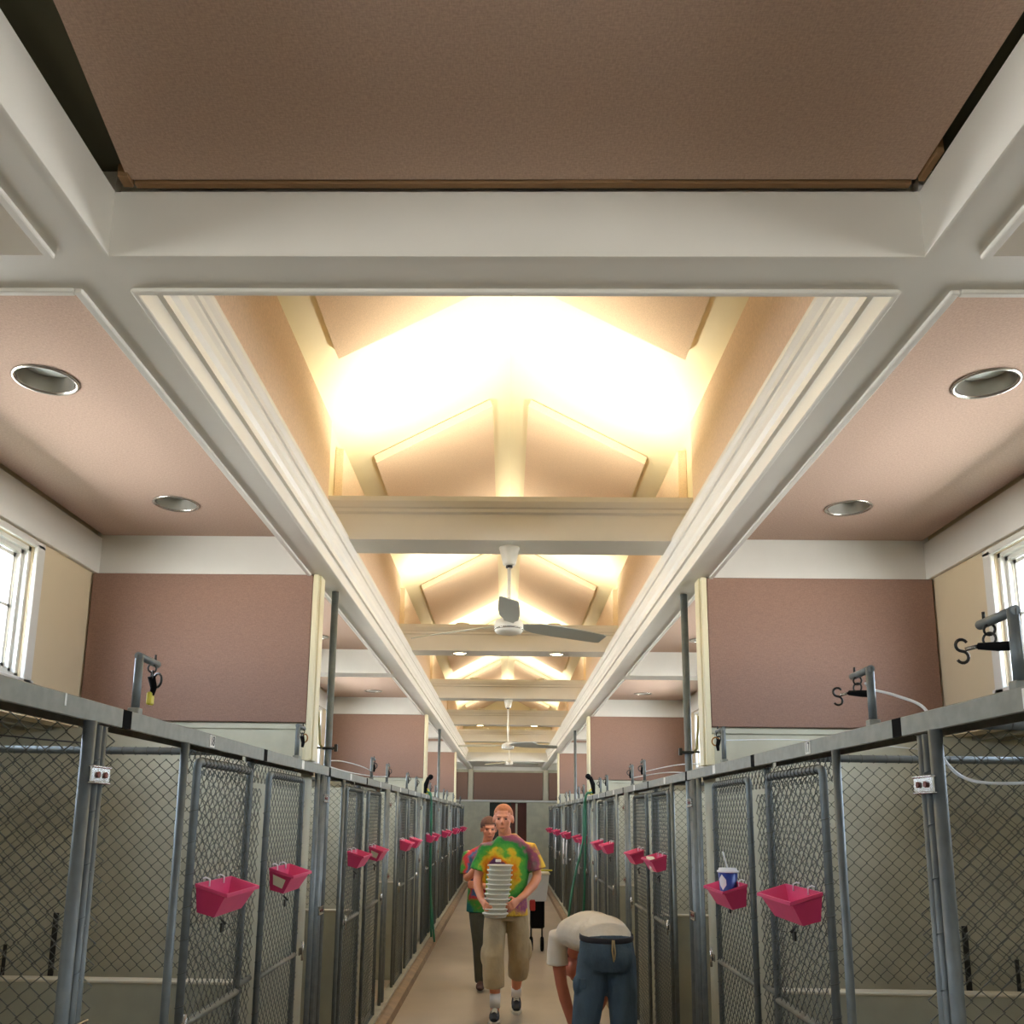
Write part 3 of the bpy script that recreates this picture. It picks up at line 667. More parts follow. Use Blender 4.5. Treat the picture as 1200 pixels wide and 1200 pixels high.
# ---------------------------------------------------------------- pulley arms on the header with their pull handles
def arm(s,y,label,hl,kind=0,hgt=.19,x=1.125):
    r=thing('pulley_arm',label,'pulley arm',(s*x,y,H(.281)),'pulley arms on the header rails')
    t=MB(); R=.012; zt=H(.281)+hgt
    t.cyl((s*x,y,H(.281)),(s*x,y,zt),.0125,12); t.build('upright',M['galv'],r)
    t=MB(); t.cyl((s*x,y-.012,zt-.004),(s*x,y+.14,zt-.006),.0115,12); t.build('crossbar',M['galv'],r)
    t=MB(); t.bbox(s*x-.017,s*x+.017,y-.017,y+.017,H(.281),H(.281)+.028,.003); t.build('socket',M['header'],r)
    t=MB(); t.cyl((s*x,y+.12,zt+.004),(s*x,y+.12,zt+.022),.004,6); t.build('eye_bolt',M['dark'],r)
    # pull handle hanging from the crossbar
    hx=s*(x); yb=y+.10; z=zt-.065
    h=thing('dog_tether',hl,'tether',(hx,yb,z),'pull handles hanging from the pulley arms')
    k=MB(); k.torus((hx,yb,zt-.025),.013,.003,(0,1,.3),16,6); k.torus((hx,yb+.004,zt-.047),.015,.003,(.8,.5,0),16,6); k.build('link',M['dark'],h)
    if kind==0:
        k=MB(); k.tube([(hx+s*.012,y+.03,z-.012),(hx,yb-.03,z-.006),(hx-s*.03,yb,z)],[.011,.011,.008],10); k.build('grip',M['black'],h)
        k=MB(); k.cyl((hx-s*.03,yb,z),(hx-s*.055,yb+.01,z-.006),.005,8); k.build('shank',M['chrome'],h)
        k=MB(); cx_=hx-s*.062
        pts=[]
        for a in range(0,11): t_=math.radians(150-a*24); pts.append((cx_-s*.014*math.cos(t_)*1,yb+.012,z+.004+.014*math.sin(t_)))
        for a in range(0,11): t_=math.radians(90+a*24); pts.append((cx_-s*.014*math.cos(t_),yb+.012,z-.024-.014*math.sin(t_)*-1))
        k.tube(pts,.0038,6); k.build('s_hook',M['dark'],h)
    else:
        k=MB(); k.tube([(hx,yb,zt-.05),(hx-s*.006,yb+.01,zt-.085),(hx-s*.004,yb+.005,zt-.11)],[.012,.010,.007],10); k.build('grip',M['black'],h)
        k=MB(); k.torus((hx-s*.012,yb+.02,zt-.06),.022,.004,(.6,.8,0),18,6); k.build('snap_hook',M['rust'] if kind==2 else M['dark'],h)
        if kind==3: k=MB(); k.bbox(hx-.008,hx+.008,yb-.01,yb+.02,zt-.14,zt-.10,.004); k.build('tag',M['yellow'],h)
    return r
armsL=[(2.62,3),(4.70,2),(7.35,1),(8.3,1),(10.0,1),(11.0,1),(13.0,1),(14.0,1),(15.9,1),(16.8,1),(18.8,1),(19.7,1),(21.6,1)]
armsR=[(1.94,0),(2.73,0),(4.62,2),(7.3,1),(8.0,1),(10.0,1),(10.7,1),(13.0,1),(13.9,1),(15.9,1),(16.8,1),(18.8,1),(19.7,1)]
for s,A_ in ((-1,armsL),(1,armsR)):
    for i,(y,k) in enumerate(A_):
        arm(s,y,'galvanized pulley arm on the %s header rail, %s from the camera'%(side[s],ordn[i]),
            {0:'black grip with steel s-hook hanging from %s right pulley arm'%ordn[i],3:'black pull handle with a lime tag hanging from first left pulley arm',2:'small rusty snap handle hanging from %s %s pulley arm'%(ordn[i],side[s])}.get(k,'dark pull handle hanging from %s %s pulley arm'%(ordn[i],side[s])),k)
# ---------------------------------------------------------------- cables
def cable(pts,label,r=.0035):
    P=[Vector(p) for p in pts]; out=[]
    for i in range(len(P)-1):
        p0=P[max(i-1,0)];p1=P[i];p2=P[i+1];p3=P[min(i+2,len(P)-1)]
        for k in range(8):
            t=k/8; out.append(.5*((2*p1)+(-p0+p2)*t+(2*p0-5*p1+4*p2-p3)*t*t+(-p0+3*p1-3*p2+p3)*t**3))
    out.append(P[-1]); mb=MB().tube([tuple(v) for v in out],r,6)
    return tag(mb.build('pull_cable',M['cable'],None,out[0]),label,'cable','white pull cables')
cable([(1.13,2.78,H(.43)),(1.2,2.90,H(.429)),(1.2,2.73,H(.385)),(1.2,2.552,H(.324)),(1.2,2.50,H(.24)),(1.2,2.445,H(.158)),(1.2,2.32,H(.107)),(1.22,2.09,H(.094)),(1.3,1.7,H(.11))],'thick white cable arching down behind the header beside the nearest right clamped post',.0045)
cable([(-1.13,5.5,H(.33)),(-1.16,6.2,H(.37)),(-1.14,6.9,H(.375)),(-1.125,7.40,H(.36))],'thin white cable arching from the tall left column to third left pulley arm',.004)
cable([(-1.13,5.5,H(.30)),(-1.16,6.6,H(.31)),(-1.14,7.6,H(.33)),(-1.125,8.35,H(.36))],'thin white cable from the tall left column to fourth left pulley arm, lower one',.004)
cable([(1.125,7.35,H(.38)),(1.3,6.6,H(.40)),(1.5,5.9,H(.36)),(1.6,5.4,H(.33))],'thin white cable running from fourth right pulley arm to the nearest right partition, upper one',.004)
cable([(1.125,8.05,H(.36)),(1.3,7.2,H(.37)),(1.45,6.4,H(.32)),(1.6,5.4,H(.28))],'thin white cable running from fifth right pulley arm to the nearest right partition, lower one',.004)
cable([(1.13,4.66,H(.41)),(1.5,4.80,H(.43)),(1.9,4.9,H(.425)),(2.3,4.98,H(.40))],'thin grey cable running level from third right pulley arm along the partition',.003)
cable([(-1.2,2.46,H(.19)),(-1.22,2.3,H(.185)),(-1.4,2.2,H(.19)),(-1.9,2.2,H(.17)),(-2.4,2.2,H(.17))],'thin dark cable sagging behind the left chain link beside the nearest clamped post',.0022)
bpy.data.objects['pull_cable.006'].data.materials[0]=M['dark']

# ---------------------------------------------------------------- hoses
def hose(s,y,label,paths):
    r=thing('garden_hose',label,'hose',(s*1.02,y,.0),'green hoses hanging over the header rails')
    h=MB()
    for p in paths: 
        P=[Vector(q) for q in p]; out=[]
        for i in range(len(P)-1):
            p0=P[max(i-1,0)];p1=P[i];p2=P[i+1];p3=P[min(i+2,len(P)-1)]
            for k in range(6):
                t=k/6; out.append(.5*((2*p1)+(-p0+p2)*t+(2*p0-5*p1+4*p2-p3)*t*t+(-p0+3*p1-3*p2+p3)*t**3))
        out.append(P[-1]); h.tube([tuple(v) for v in out],.014,8)
    h.build('hose_line',M['hose'],r)
    n=MB(); n.tube([(s*1.10,y,H(.30)),(s*1.09,y+.0,H(.42)),(s*1.06,y,H(.50)),(s*1.02,y,H(.49))],[.02,.03,.028,.018],10); n.ball((s*1.03,y,H(.52)),.035,10,7); n.build('spray_nozzle',M['black'],r)
    n=MB(); n.torus((s*1.08,y,H(.33)),.03,.01,(0,1,0),14,6); n.build('coupling',M['yellow'],r)
    return r
hose(-1,12.0,'dark green hose hanging from the left header down to the curb',[[(-1.08,12,H(.32)),(-1.03,12,H(.29)),(-1.01,12.0,H(.1)),(-1.0,12.02,H(-.8)),(-.97,12.0,H(-1.55))],[(-1.08,12.1,H(.30)),(-1.03,12.1,H(.29)),(-1.02,12.1,H(0)),(-1.01,12.12,H(-.9)),(-.93,12.05,H(-1.62))]])
hose(1,11.3,'green hose looping from the right header down to the aisle floor',[[(1.08,11.3,H(.32)),(1.0,11.3,H(.28)),(.97,11.3,H(.05)),(.95,11.2,H(-.29)),(.84,11.1,H(-.70)),(.77,11.0,H(-1.06)),(.72,10.9,H(-1.45)),(.7,10.4,H(-1.665)),(.72,9.6,H(-1.665))],[(1.08,11.4,H(.30)),(1.01,11.4,H(.28)),(1.0,11.4,H(-.2)),(.98,11.38,H(-.9)),(.95,11.4,H(-1.5))]])
# white leashes hanging below the bowls on the right
for i,(y,z0,z1) in enumerate(((12.9,-.35,-.78),(15.5,-.37,-.78),(16.3,-.37,-.82),(18.9,-.40,-.85))):
    l=MB(); l.tube([(1.04,y,H(z0)),(1.035,y+.01,H((z0+z1)/2)),(1.035,y,H(z1)),(1.025,y-.03,H(z1+.02)),(1.03,y-.03,H(z0-.06))],.010,6)
    tag(l.build('slip_leash',M['white'],None,(1.03,y,H(z1))),'white leash hanging on the right gates, %s of four from the camera'%ordn[i],'leash','white leashes on the right gates')

# ---------------------------------------------------------------- push cart with grey bin behind the man
r=thing('bin_cart','black wheeled cart carrying a grey bin, standing far down the aisle behind the man','cart',(.40,11.9,0))
b=MB(); b.prism([(.30,.62),(.52,.62),(.56,.96),(.26,.96)],11.75,12.1); b.build('grey_bin',M['bin'],r)
MB().bbox(.25,.57,11.73,12.12,.95,.975,.008).build('bin_rim',M['paper'],r)
MB().bbox(.24,.60,11.71,11.75,1.00,1.02,.006).build('handle',M['yellow'],r)
MB().bbox(.31,.38,11.74,12.0,.50,.64,.01).build('front_panel',M['red'],r)
MB().bbox(.32,.50,11.76,12.05,.28,.63,.02).build('cart_body',M['black'],r)
for x in (.33,.47):
    MB().torus((x,11.8,.09),.072,.022,(1,0,.0),22,8).build('wheel',M['black'],r)
    k=MB(); k.cyl((x,11.8,.09),(x+.0,11.85,.30),.012,8); k.build('wheel_fork',M['dark'],r)

# ---------------------------------------------------------------- people
def remesh(mb,name,m,parent,voxel=.008,smooth=3):
    o=mb.build(name,m,parent)
    q=o.modifiers.new('r','REMESH'); q.mode='VOXEL'; q.voxel_size=voxel; q.use_smooth_shade=True
    if smooth: q=o.modifiers.new('s','SMOOTH'); q.factor=.5; q.iterations=smooth
    dg=bpy.context.evaluated_depsgraph_get(); me=bpy.data.meshes.new_from_object(o.evaluated_get(dg),depsgraph=dg)
    o.modifiers.clear(); old=o.data; o.data=me; me.name=name; bpy.data.meshes.remove(old)
    if not me.materials: me.materials.append(m)
    me.polygons.foreach_set('use_smooth',[True]*len(me.polygons))
    return o
def V(*a): return Vector(a)
def hand(mb,w,d,side_v,curl,L=.085,spread=1):
    """palm from wrist w along d; fingers curl towards curl vector; thumb on side_v"""
    d=Vector(d).normalized(); sv=Vector(side_v); sv=(sv-d*sv.dot(d)).normalized(); c=Vector(curl); c=(c-d*c.dot(d)).normalized(); w=Vector(w)
    mb.loft([w-d*.02,w+d*.02,w+d*.06,w+d*L],[(.022,.026),(.017,.036),(.015,.042),(.012,.040)],c,12)
    for i,(o,l) in enumerate(((.030,.070),(.010,.080),(-.011,.075),(-.031,.058))):
        b=w+d*(L-.012)+sv*o; p=[b]; q=b
        for k,(fr,an) in enumerate(((.5,.35),(.3,.95),(.25,1.4))):
            q=q+(d*math.cos(an)+c*math.sin(an))*(l*fr); p.append(q)
        mb.tube([tuple(x) for x in p],[.0100,.0092,.0085,.0070],8)
    b=w+d*.022+sv*.026; q1=b+(sv*.75+d*.6+c*.25).normalized()*.038; q2=q1+(d*.8+c*.6+sv*.05).normalized()*.032
    mb.tube([tuple(b-sv*.012),tuple(q1),tuple(q2)],[.013,.0115,.009],8)
def head(mb,c,face,k=1.0):
    """skull with jaw, nose, brow, ears; c centre, face unit vector the face looks towards"""
    c=Vector(c); f=Vector(face).normalized(); up=V(0,0,1); up=(up-f*up.dot(f)).normalized(); rt=f.cross(up)
    R=Matrix((rt,f,up)).transposed()
    def P(x,y,z): return tuple(c+R@(Vector((x,y,z))*k))
    e=R.to_euler()
    mb.ball(P(0,-.012,.030),(.076*k,.094*k,.088*k),18,12,e); mb.ball(P(0,.022,-.03),(.060*k,.066*k,.080*k),16,10,e)
    mb.ball(P(0,.052,-.085),(.030*k,.026*k,.022*k),12,8,e)                         # chin
    mb.loft([P(0,.082,.018),P(0,.102,-.018),P(0,.092,-.03)],[(.008,.009),(.014,.015),(.012,.010)],rt,8)   # nose
    mb.ball(P(0,.076,.030),(.056*k,.015*k,.010*k),12,8,e)                          # brow
    mb.ball(P(0,.083,-.058),(.024*k,.008*k,.009*k),10,6,e)                         # mouth mound
    for s_ in (-1,1): mb.ball(P(s_*.077,-.008,-.005),(.010*k,.020*k,.032*k),10,8,e); mb.ball(P(s_*.040,.062,-.02),(.022*k,.018*k,.020*k),10,8,e)
    return P,e
def eyes_etc(P,e,parent):
    k=MB(); 
    for s_ in (-1,1): k.ball(P(s_*.030,.080,.008),(.012,.007,.006),10,8,e)
    k.build('eyes',M['eye'],parent)
    k=MB(); k.ball(P(0,.0905,-.060),(.024,.004,.005),10,6,e); k.build('mouth',M['lips'],parent)
def shoe(mb,heel,toe,w=.045,h=.075):
    a=Vector(heel);b=Vector(toe)
    pts=[a.lerp(b,t) for t in (-.02,.08,.3,.6,.85,1.0)]
    rr=[(.03,.028),(h*.5,.036),(h*.48,.038),(.032,w),(.027,w*.95),(.016,.028)]
    pts=[tuple(p+V(0,0,r[0])) for p,r in zip(pts,rr)]
    mb.loft(pts,rr,(0,0,1),14)
def sole(mb,heel,toe,w=.048):
    a=Vector(heel);b=Vector(toe); d=(b-a).normalized(); sd=V(d.y,-d.x,0).normalized()
    ring=[]
    prof=[(-.03,.5),(-.01,.8),(.1,.85),(.35,.8),(.6,1.05),(.85,1.0),(.98,.6),(1.03,.25)]
    L=(b-a).length
    top=[a+d*(L*t)+sd*(w*k) for t,k in prof]+[a+d*(L*t)-sd*(w*k) for t,k in reversed(prof)]
    n=len(top); vs=[tuple(p+V(0,0,.0)) for p in top]+[tuple(p+V(0,0,.022)) for p in top]
    mb.add(vs,[tuple(range(n-1,-1,-1)),tuple(range(n,2*n))]+[(i,(i+1)%n,(i+1)%n+n,i+n) for i in range(n)])

# --- man walking with the tubs
Y=8.0
man=thing('person','person in green tie-dye shirt and khaki cropped trousers carrying a stack of white tubs','person',(0,Y,0))
def W(x,y,z): return (x,Y+y,z)
b=MB()
b.loft([W(0,0,.88),W(0,0,.95),W(0,0,1.08),W(.01,.01,1.25),W(.012,.01,1.38),W(.012,.01,1.46)],[(.15,.10),(.165,.11),(.15,.10),(.175,.115),(.185,.105),(.09,.07)],(1,0,0),20)
b.loft([W(0,.01,1.42),W(-.01,.0,1.50),W(-.02,-.02,1.58)],[(.075,.07),(.060,.060),(.056,.058)],(1,0,0),14)
HP,HE=head(b,W(-.03,-.03,1.662),(-.1,-1,-.10),1.10)
# arms
b.loft([W(.165,.01,1.425),W(.205,.0,1.405),W(.25,-.01,1.29),W(.275,-.02,1.17)],[.050,.054,.045,.040],(0,1,0),14)
b.loft([W(.275,-.02,1.17),W(.235,-.08,1.10),W(.16,-.16,1.025),W(.10,-.22,.985)],[.041,.042,.034,.026],(0,1,0),12)
hand(b,W(.10,-.225,.985),(-.55,-.65,-.40),(-.2,.0,1),(-1,.7,-.15))
b.loft([W(-.14,.01,1.42),W(-.18,.0,1.40),W(-.225,-.005,1.28),W(-.25,-.02,1.15)],[.050,.054,.045,.040],(0,1,0),14)
b.loft([W(-.25,-.02,1.15),W(-.245,-.09,1.08),W(-.215,-.17,1.0),W(-.195,-.22,.965)],[.041,.041,.033,.026],(0,1,0),12)
hand(b,W(-.195,-.225,.965),(.25,-.9,-.3),(.2,0,1),(1,.3,0))
# legs
b.loft([W(-.08,0,.92),W(-.095,-.05,.72),W(-.10,-.13,.50),W(-.09,-.12,.34),W(-.085,-.13,.14),W(-.085,-.13,.06)],[.088,.078,.055,.056,.036,.038],(1,0,0),14)
b.loft([W(.09,0,.92),W(.105,.0,.72),W(.11,.03,.49),W(.105,.13,.33),W(.095,.20,.17),W(.095,.215,.10)],[.088,.078,.055,.055,.036,.038],(1,0,0),14)
remesh(b,'body',M['skin1'],man,.0075,3); eyes_etc(HP,HE,man)
# hair: short ginger crop
k=MB(); k.ball(HP(0,-.016,.036),(.0865,.104,.0945),20,14,HE)
hc=Vector(HP(0,0,0)); fdir=(Vector(HP(0,1,0))-hc).normalized(); ud=(Vector(HP(0,0,1))-hc).normalized()
keep=[]
for f_ in k.f:
    ctr=sum((Vector(k.v[i]) for i in f_),Vector())/len(f_)-hc
    if ctr.dot(ud)>.02+max(0,ctr.dot(fdir))*.75: keep.append(f_)
k.f=keep; k.sm=[True]*len(keep); k.build('hair',M['hair1'],man)
# shirt
k=MB()
k.loft([W(.0,.0,.84),W(.0,-.0,.90),W(0,0,1.05),W(.01,.0,1.22),W(.012,.005,1.36),W(.012,.008,1.455),W(.0,.005,1.525)],[(.195,.135),(.188,.13),(.178,.122),(.195,.13),(.205,.122),(.16,.10),(.082,.078)],(1,0,0),28)
k.loft([W(.14,.01,1.41),W(.205,.0,1.405),W(.255,-.01,1.30),W(.282,-.015,1.225)],[.06,.070,.068,.076],(0,1,0),16)
k.loft([W(-.115,.01,1.41),W(-.18,.0,1.40),W(-.228,-.008,1.29),W(-.25,-.015,1.215)],[.06,.070,.068,.076],(0,1,0),16)
remesh(k,'tie_dye_shirt',M['dye1'],man,.008,3)
MB().bbox(-.095,-.045,Y-.152,Y-.138,1.295,1.318,.004).build('name_badge',M['white'],man)
# trousers
k=MB()
k.loft([W(0,.0,.80),W(0,.0,.88),W(0,.0,.93)],[(.165,.115),(.175,.12),(.165,.112)],(1,0,0),22)
k.loft([W(-.085,0,.88),W(-.098,-.05,.70),W(-.105,-.13,.50),W(-.10,-.14,.36),W(-.095,-.13,.265)],[.098,.098,.092,.094,.090],(1,0,0),18)
k.loft([W(.09,0,.88),W(.108,.0,.70),W(.118,.04,.50),W(.115,.11,.38),W(.11,.14,.31)],[.098,.098,.094,.095,.088],(1,0,0),18)
k.ball(W(-.185,-.11,.52),(.03,.06,.09),10,8); k.ball(W(.205,.04,.55),(.028,.06,.09),10,8)
remesh(k,'cropped_trousers',M['khaki'],man,.009,3)
for q in ([W(-.085,-.125,.215),W(-.085,-.13,.10)],[W(.098,.19,.21),W(.095,.21,.13)]):
    MB().loft(q,[.046,.044],(1,0,0),16).build('sock',M['sock'],man)
for h_,t_,nm in (((-.085,-.07,.022),(-.09,-.33,.022),0),((.095,.27,.10),(.10,.08,.022),1)):
    k=MB(); shoe(k,W(*h_),W(*t_)); o=remesh(k,'shoe',M['shoe'],man,.006,2)
    k=MB(); sole(k,W(h_[0],h_[1]+.01,h_[2]-.018),W(t_[0],t_[1]-.01,t_[2]-.02)); k.build('sole',M['sole'],o)
    k=MB()
    for q in range(5):
        t=.35+q*.09; p=Vector(W(*h_)).lerp(Vector(W(*t_)),t)+V(0,0,.078-.03*max(0,t-.45)); k.tube([tuple(p+V(-.024,-.01,-.008)),tuple(p+V(0,0,.002)),tuple(p+V(.024,.01,-.008))],.004,6); k.tube([tuple(p+V(-.024,.01,-.008)),tuple(p+V(0,0,.002)),tuple(p+V(.024,-.01,-.008))],.004,6)
    k.build('laces',M['sole'],o)
# tubs: eleven nested white tubs
for i in range(11):
    t=i/10; x=-.088+.040*t; z=.845+.0395*i; y=Y-.245+.01*t
    k=MB(); hh=.0385; e=.0
    base=[(0,0),(.088,0),(.092,.004),(.100,hh-.012),(.110,hh-.011),(.111,hh-.001),(.106,hh),(.0,hh)] if i<10 else [(0,0),(.088,0),(.092,.004),(.100,hh-.012),(.110,hh-.011),(.111,hh-.001),(.105,hh),(.098,hh-.004),(.092,.012),(.0,.010)]
    k.lathe(base,0,0,30,0)
    pr=[(vx*1.0,vy,vz) for vx,vy,vz in k.v]; sh=random.uniform(-.003,.003)
    k.v=[(x+vx+sh,y+vy,z+vz) for vx,vy,vz in pr]
    tag(k.build('plastic_tub',M['tub'],None,(x,y,z)),'white plastic tub in the stack the man carries, %s from the bottom'%ordn[i],'tub','white tubs carried in a stack')
# --- second man behind
Y=9.2
man=thing('person','person in red tie-dye shirt and grey trousers, half hidden behind the tub carrier','person',(-.22,Y,0))
b=MB()
b.loft([W(-.22,0,.80),W(-.22,0,.88),W(-.22,0,1.0),W(-.22,.0,1.17),W(-.215,.0,1.29),W(-.21,.0,1.37)],[(.14,.10),(.155,.11),(.14,.10),(.16,.11),(.17,.10),(.085,.07)],(1,0,0),20)
b.loft([W(-.21,0,1.33),W(-.195,-.01,1.42),W(-.185,-.02,1.48)],[.058,.050,.05],(1,0,0),14)
HP,HE=head(b,W(-.18,-.03,1.555),(.15,-1,-.15))
b.loft([W(-.355,.0,1.32),W(-.385,.0,1.29),W(-.40,-.02,1.18),W(-.395,-.05,1.07)],[.046,.050,.042,.038],(0,1,0),14)
b.loft([W(-.395,-.05,1.07),W(-.36,-.12,1.10),W(-.30,-.18,1.18),W(-.265,-.20,1.24)],[.039,.038,.032,.026],(0,1,0),12)
hand(b,W(-.265,-.20,1.24),(.4,-.1,.9),(-1,-.2,0),(.3,1,.1))
b.loft([W(-.07,.0,1.32),W(-.045,.0,1.29),W(-.03,-.02,1.16),W(-.04,-.06,1.03)],[.046,.050,.042,.038],(0,1,0),14)
b.loft([W(-.04,-.06,1.03),W(-.10,-.13,1.0),W(-.20,-.18,1.0),W(-.25,-.19,1.01)],[.039,.038,.032,.026],(0,1,0),12)
hand(b,W(-.25,-.19,1.01),(-1,-.1,.1),(0,-.2,1),(0,1,0))
b.loft([W(-.29,0,.86),W(-.27,-.03,.64),W(-.255,-.03,.44),W(-.25,.0,.25),W(-.24,.02,.08)],[.082,.07,.052,.048,.036],(1,0,0),14)
b.loft([W(-.15,0,.86),W(-.13,.04,.64),W(-.12,.06,.45),W(-.12,.16,.27),W(-.12,.24,.12)],[.082,.07,.052,.048,.036],(1,0,0),14)
remesh(b,'body',M['skin1'],man,.008,3); eyes_etc(HP,HE,man)
k=MB(); k.ball(HP(0,-.018,.038),(.087,.104,.094),20,14,HE); hc=Vector(HP(0,0,0)); fdir=(Vector(HP(0,1,0))-hc).normalized(); ud=(Vector(HP(0,0,1))-hc).normalized()
keep=[]
for f_ in k.f:
    ctr=sum((Vector(k.v[i]) for i in f_),Vector())/len(f_)-hc
    if ctr.dot(ud)>-.03+max(0,ctr.dot(fdir)+.02)*.9: keep.append(f_)
k.f=keep; k.sm=[True]*len(keep); k.build('hair',M['hair2'],man)
k=MB(); k.loft([W(-.22,.0,.74),W(-.22,-.0,.82),W(-.22,0,.95),W(-.22,.0,1.14),W(-.215,.0,1.27),W(-.21,.005,1.345),W(-.205,.0,1.385)],[(.178,.13),(.175,.128),(.165,.12),(.18,.125),(.188,.118),(.14,.095),(.07,.068)],(1,0,0),26)
k.loft([W(-.33,.0,1.30),W(-.385,.0,1.29),W(-.402,-.02,1.19),W(-.402,-.03,1.11)],[.055,.064,.062,.066],(0,1,0),16)
k.loft([W(-.09,.0,1.30),W(-.045,.0,1.29),W(-.03,-.02,1.18),W(-.03,-.04,1.10)],[.055,.064,.062,.066],(0,1,0),16)
remesh(k,'tie_dye_shirt',M['dye2'],man,.008,3)
k=MB(); k.loft([W(-.22,0,.72),W(-.22,0,.80),W(-.22,0,.86)],[(.15,.11),(.16,.115),(.15,.108)],(1,0,0),20)
k.loft([W(-.29,0,.80),W(-.275,-.03,.62),W(-.26,-.035,.44),W(-.25,.0,.22),W(-.24,.02,.07)],[.092,.082,.07,.064,.062],(1,0,0),16)
k.loft([W(-.15,0,.80),W(-.13,.04,.62),W(-.12,.07,.45),W(-.12,.16,.27),W(-.12,.23,.14)],[.092,.082,.07,.064,.060],(1,0,0),16)
remesh(k,'trousers',M['greypant'],man,.009,3)
for h_,t_ in (((-.24,.06,.018),(-.245,-.19,.018)),((-.12,.28,.09),(-.12,.07,.018))):
    k=MB(); shoe(k,W(*h_),W(*t_)); remesh(k,'shoe',M['shoe2'],man,.007,2)
# --- third man, bending over, seen from behind
Y=5.6
man=thing('person','person in white t-shirt and blue jeans bending over, back to the camera','person',(.6,Y,0))
b=MB()
b.loft([W(.61,-.02,.88),W(.61,.0,.94),W(.58,.16,.955),W(.545,.32,.955),W(.51,.45,.93),W(.49,.53,.89)],[(.15,.12),(.15,.11),(.145,.10),(.165,.105),(.18,.10),(.09,.07)],(1,0,0),20)
b.loft([W(.495,.50,.90),W(.475,.58,.84),W(.465,.64,.78)],[.058,.052,.052],(1,0,0),12)
HP,HE=head(b,W(.455,.70,.71),(-.05,.25,-1))
b.loft([W(.375,.45,.92),W(.345,.46,.90),W(.345,.48,.76),W(.365,.48,.62)],[.048,.050,.044,.040],(0,1,0),14)
b.loft([W(.365,.48,.62),W(.39,.50,.52),W(.42,.50,.42),W(.435,.50,.36)],[.040,.040,.033,.026],(0,1,0),12)
hand(b,W(.435,.50,.36),(.25,.05,-1),(0,1,0),(1,0,.0))
b.loft([W(.63,.47,.90),W(.66,.48,.86),W(.68,.50,.72),W(.66,.52,.58)],[.048,.050,.044,.040],(0,1,0),14)
b.loft([W(.66,.52,.58),W(.62,.54,.48),W(.58,.55,.40),W(.56,.55,.34)],[.040,.040,.033,.026],(0,1,0),12)
hand(b,W(.56,.55,.34),(-.25,.05,-1),(0,1,0),(-1,0,.0))
b.loft([W(.53,0,.86),W(.50,-.02,.66),W(.47,-.03,.46),W(.46,.0,.26),W(.455,.03,.08)],[.085,.075,.056,.054,.038],(1,0,0),14)
b.loft([W(.69,0,.86),W(.705,-.02,.66),W(.715,-.03,.46),W(.725,.0,.26),W(.73,.03,.08)],[.085,.075,.056,.054,.038],(1,0,0),14)
remesh(b,'body',M['skin2'],man,.008,3)
k=MB(); k.ball(HP(0,-.018,.036),(.084,.100,.090),20,14,HE); hc=Vector(HP(0,0,0)); fdir=(Vector(HP(0,1,0))-hc).normalized(); ud=(Vector(HP(0,0,1))-hc).normalized()
keep=[]
for f_ in k.f:
    ctr=sum((Vector(k.v[i]) for i in f_),Vector())/len(f_)-hc
    if ctr.dot(ud)>-.03+max(0,ctr.dot(fdir)+.02)*.9: keep.append(f_)
k.f=keep; k.sm=[True]*len(keep); k.build('hair',M['hair2'],man)
k=MB()
k.loft([W(.61,-.012,.915),W(.608,.015,.962),W(.597,.075,.972),W(.58,.16,.966),W(.545,.32,.965),W(.51,.44,.935),W(.495,.50,.91)],[(.152,.108),(.160,.118),(.168,.122),(.172,.124),(.188,.128),(.19,.118),(.10,.09)],(1,0,0),26)
k.loft([W(.40,.42,.92),W(.345,.45,.91),W(.338,.47,.80),W(.34,.475,.735)],[.062,.070,.068,.072],(0,1,0),16)
k.loft([W(.62,.45,.90),W(.665,.47,.86),W(.685,.49,.76),W(.685,.5,.70)],[.062,.068,.066,.070],(0,1,0),16)
remesh(k,'white_t_shirt',M['tshirt'],man,.008,3)
k=MB()
k.loft([W(.61,-.01,.80),W(.61,-.02,.87),W(.61,-.010,.935),W(.609,-.002,.965)],[(.165,.125),(.17,.13),(.163,.122),(.161,.120)],(1,0,0),24)
k.ball(W(.555,-.06,.86),(.09,.08,.10),14,10); k.ball(W(.68,-.06,.86),(.085,.08,.10),14,10)
k.loft([W(.535,0,.86),W(.505,-.02,.66),W(.475,-.03,.46),W(.46,.0,.26),W(.455,.03,.05)],[.10,.094,.082,.080,.082],(1,0,0),18)
k.loft([W(.69,0,.86),W(.70,-.02,.66),W(.705,-.03,.46),W(.72,.0,.26),W(.73,.03,.05)],[.098,.090,.080,.080,.082],(1,0,0),18)
k.ball(W(.43,-.05,.70),(.03,.05,.06),10,8)
jo=remesh(k,'jeans',M['denim'],man,.008,3)
MB().bbox(.435,.475,Y-.125,Y-.118,.69,.75,.004).build('pocket_flap',M['denim'],jo)
k=MB(); ring=[]
ring=[(.610+.160*math.cos(t),Y+.005+.122*math.sin(t)-.012,.972+.012*math.sin(t)) for t in [q*PI/20 for q in range(41)]]
k.loft(ring,[(.019,.005)]*41,(0,0,1),8,False); k.build('belt',M['belt'],man)
k=MB(); k.tube([(.632,Y-.135,.97),(.628,Y-.15,.91),(.636,Y-.155,.85)],.005,6); k.tube([(.640,Y-.135,.97),(.645,Y-.15,.90),(.640,Y-.152,.86)],.005,6); k.build('hanging_string',M['string'],man)
for x in (.455,.73):
    k=MB(); shoe(k,W(x,-.02,.018),W(x,.24,.018)); remesh(k,'shoe',M['shoe2'],man,.007,2)

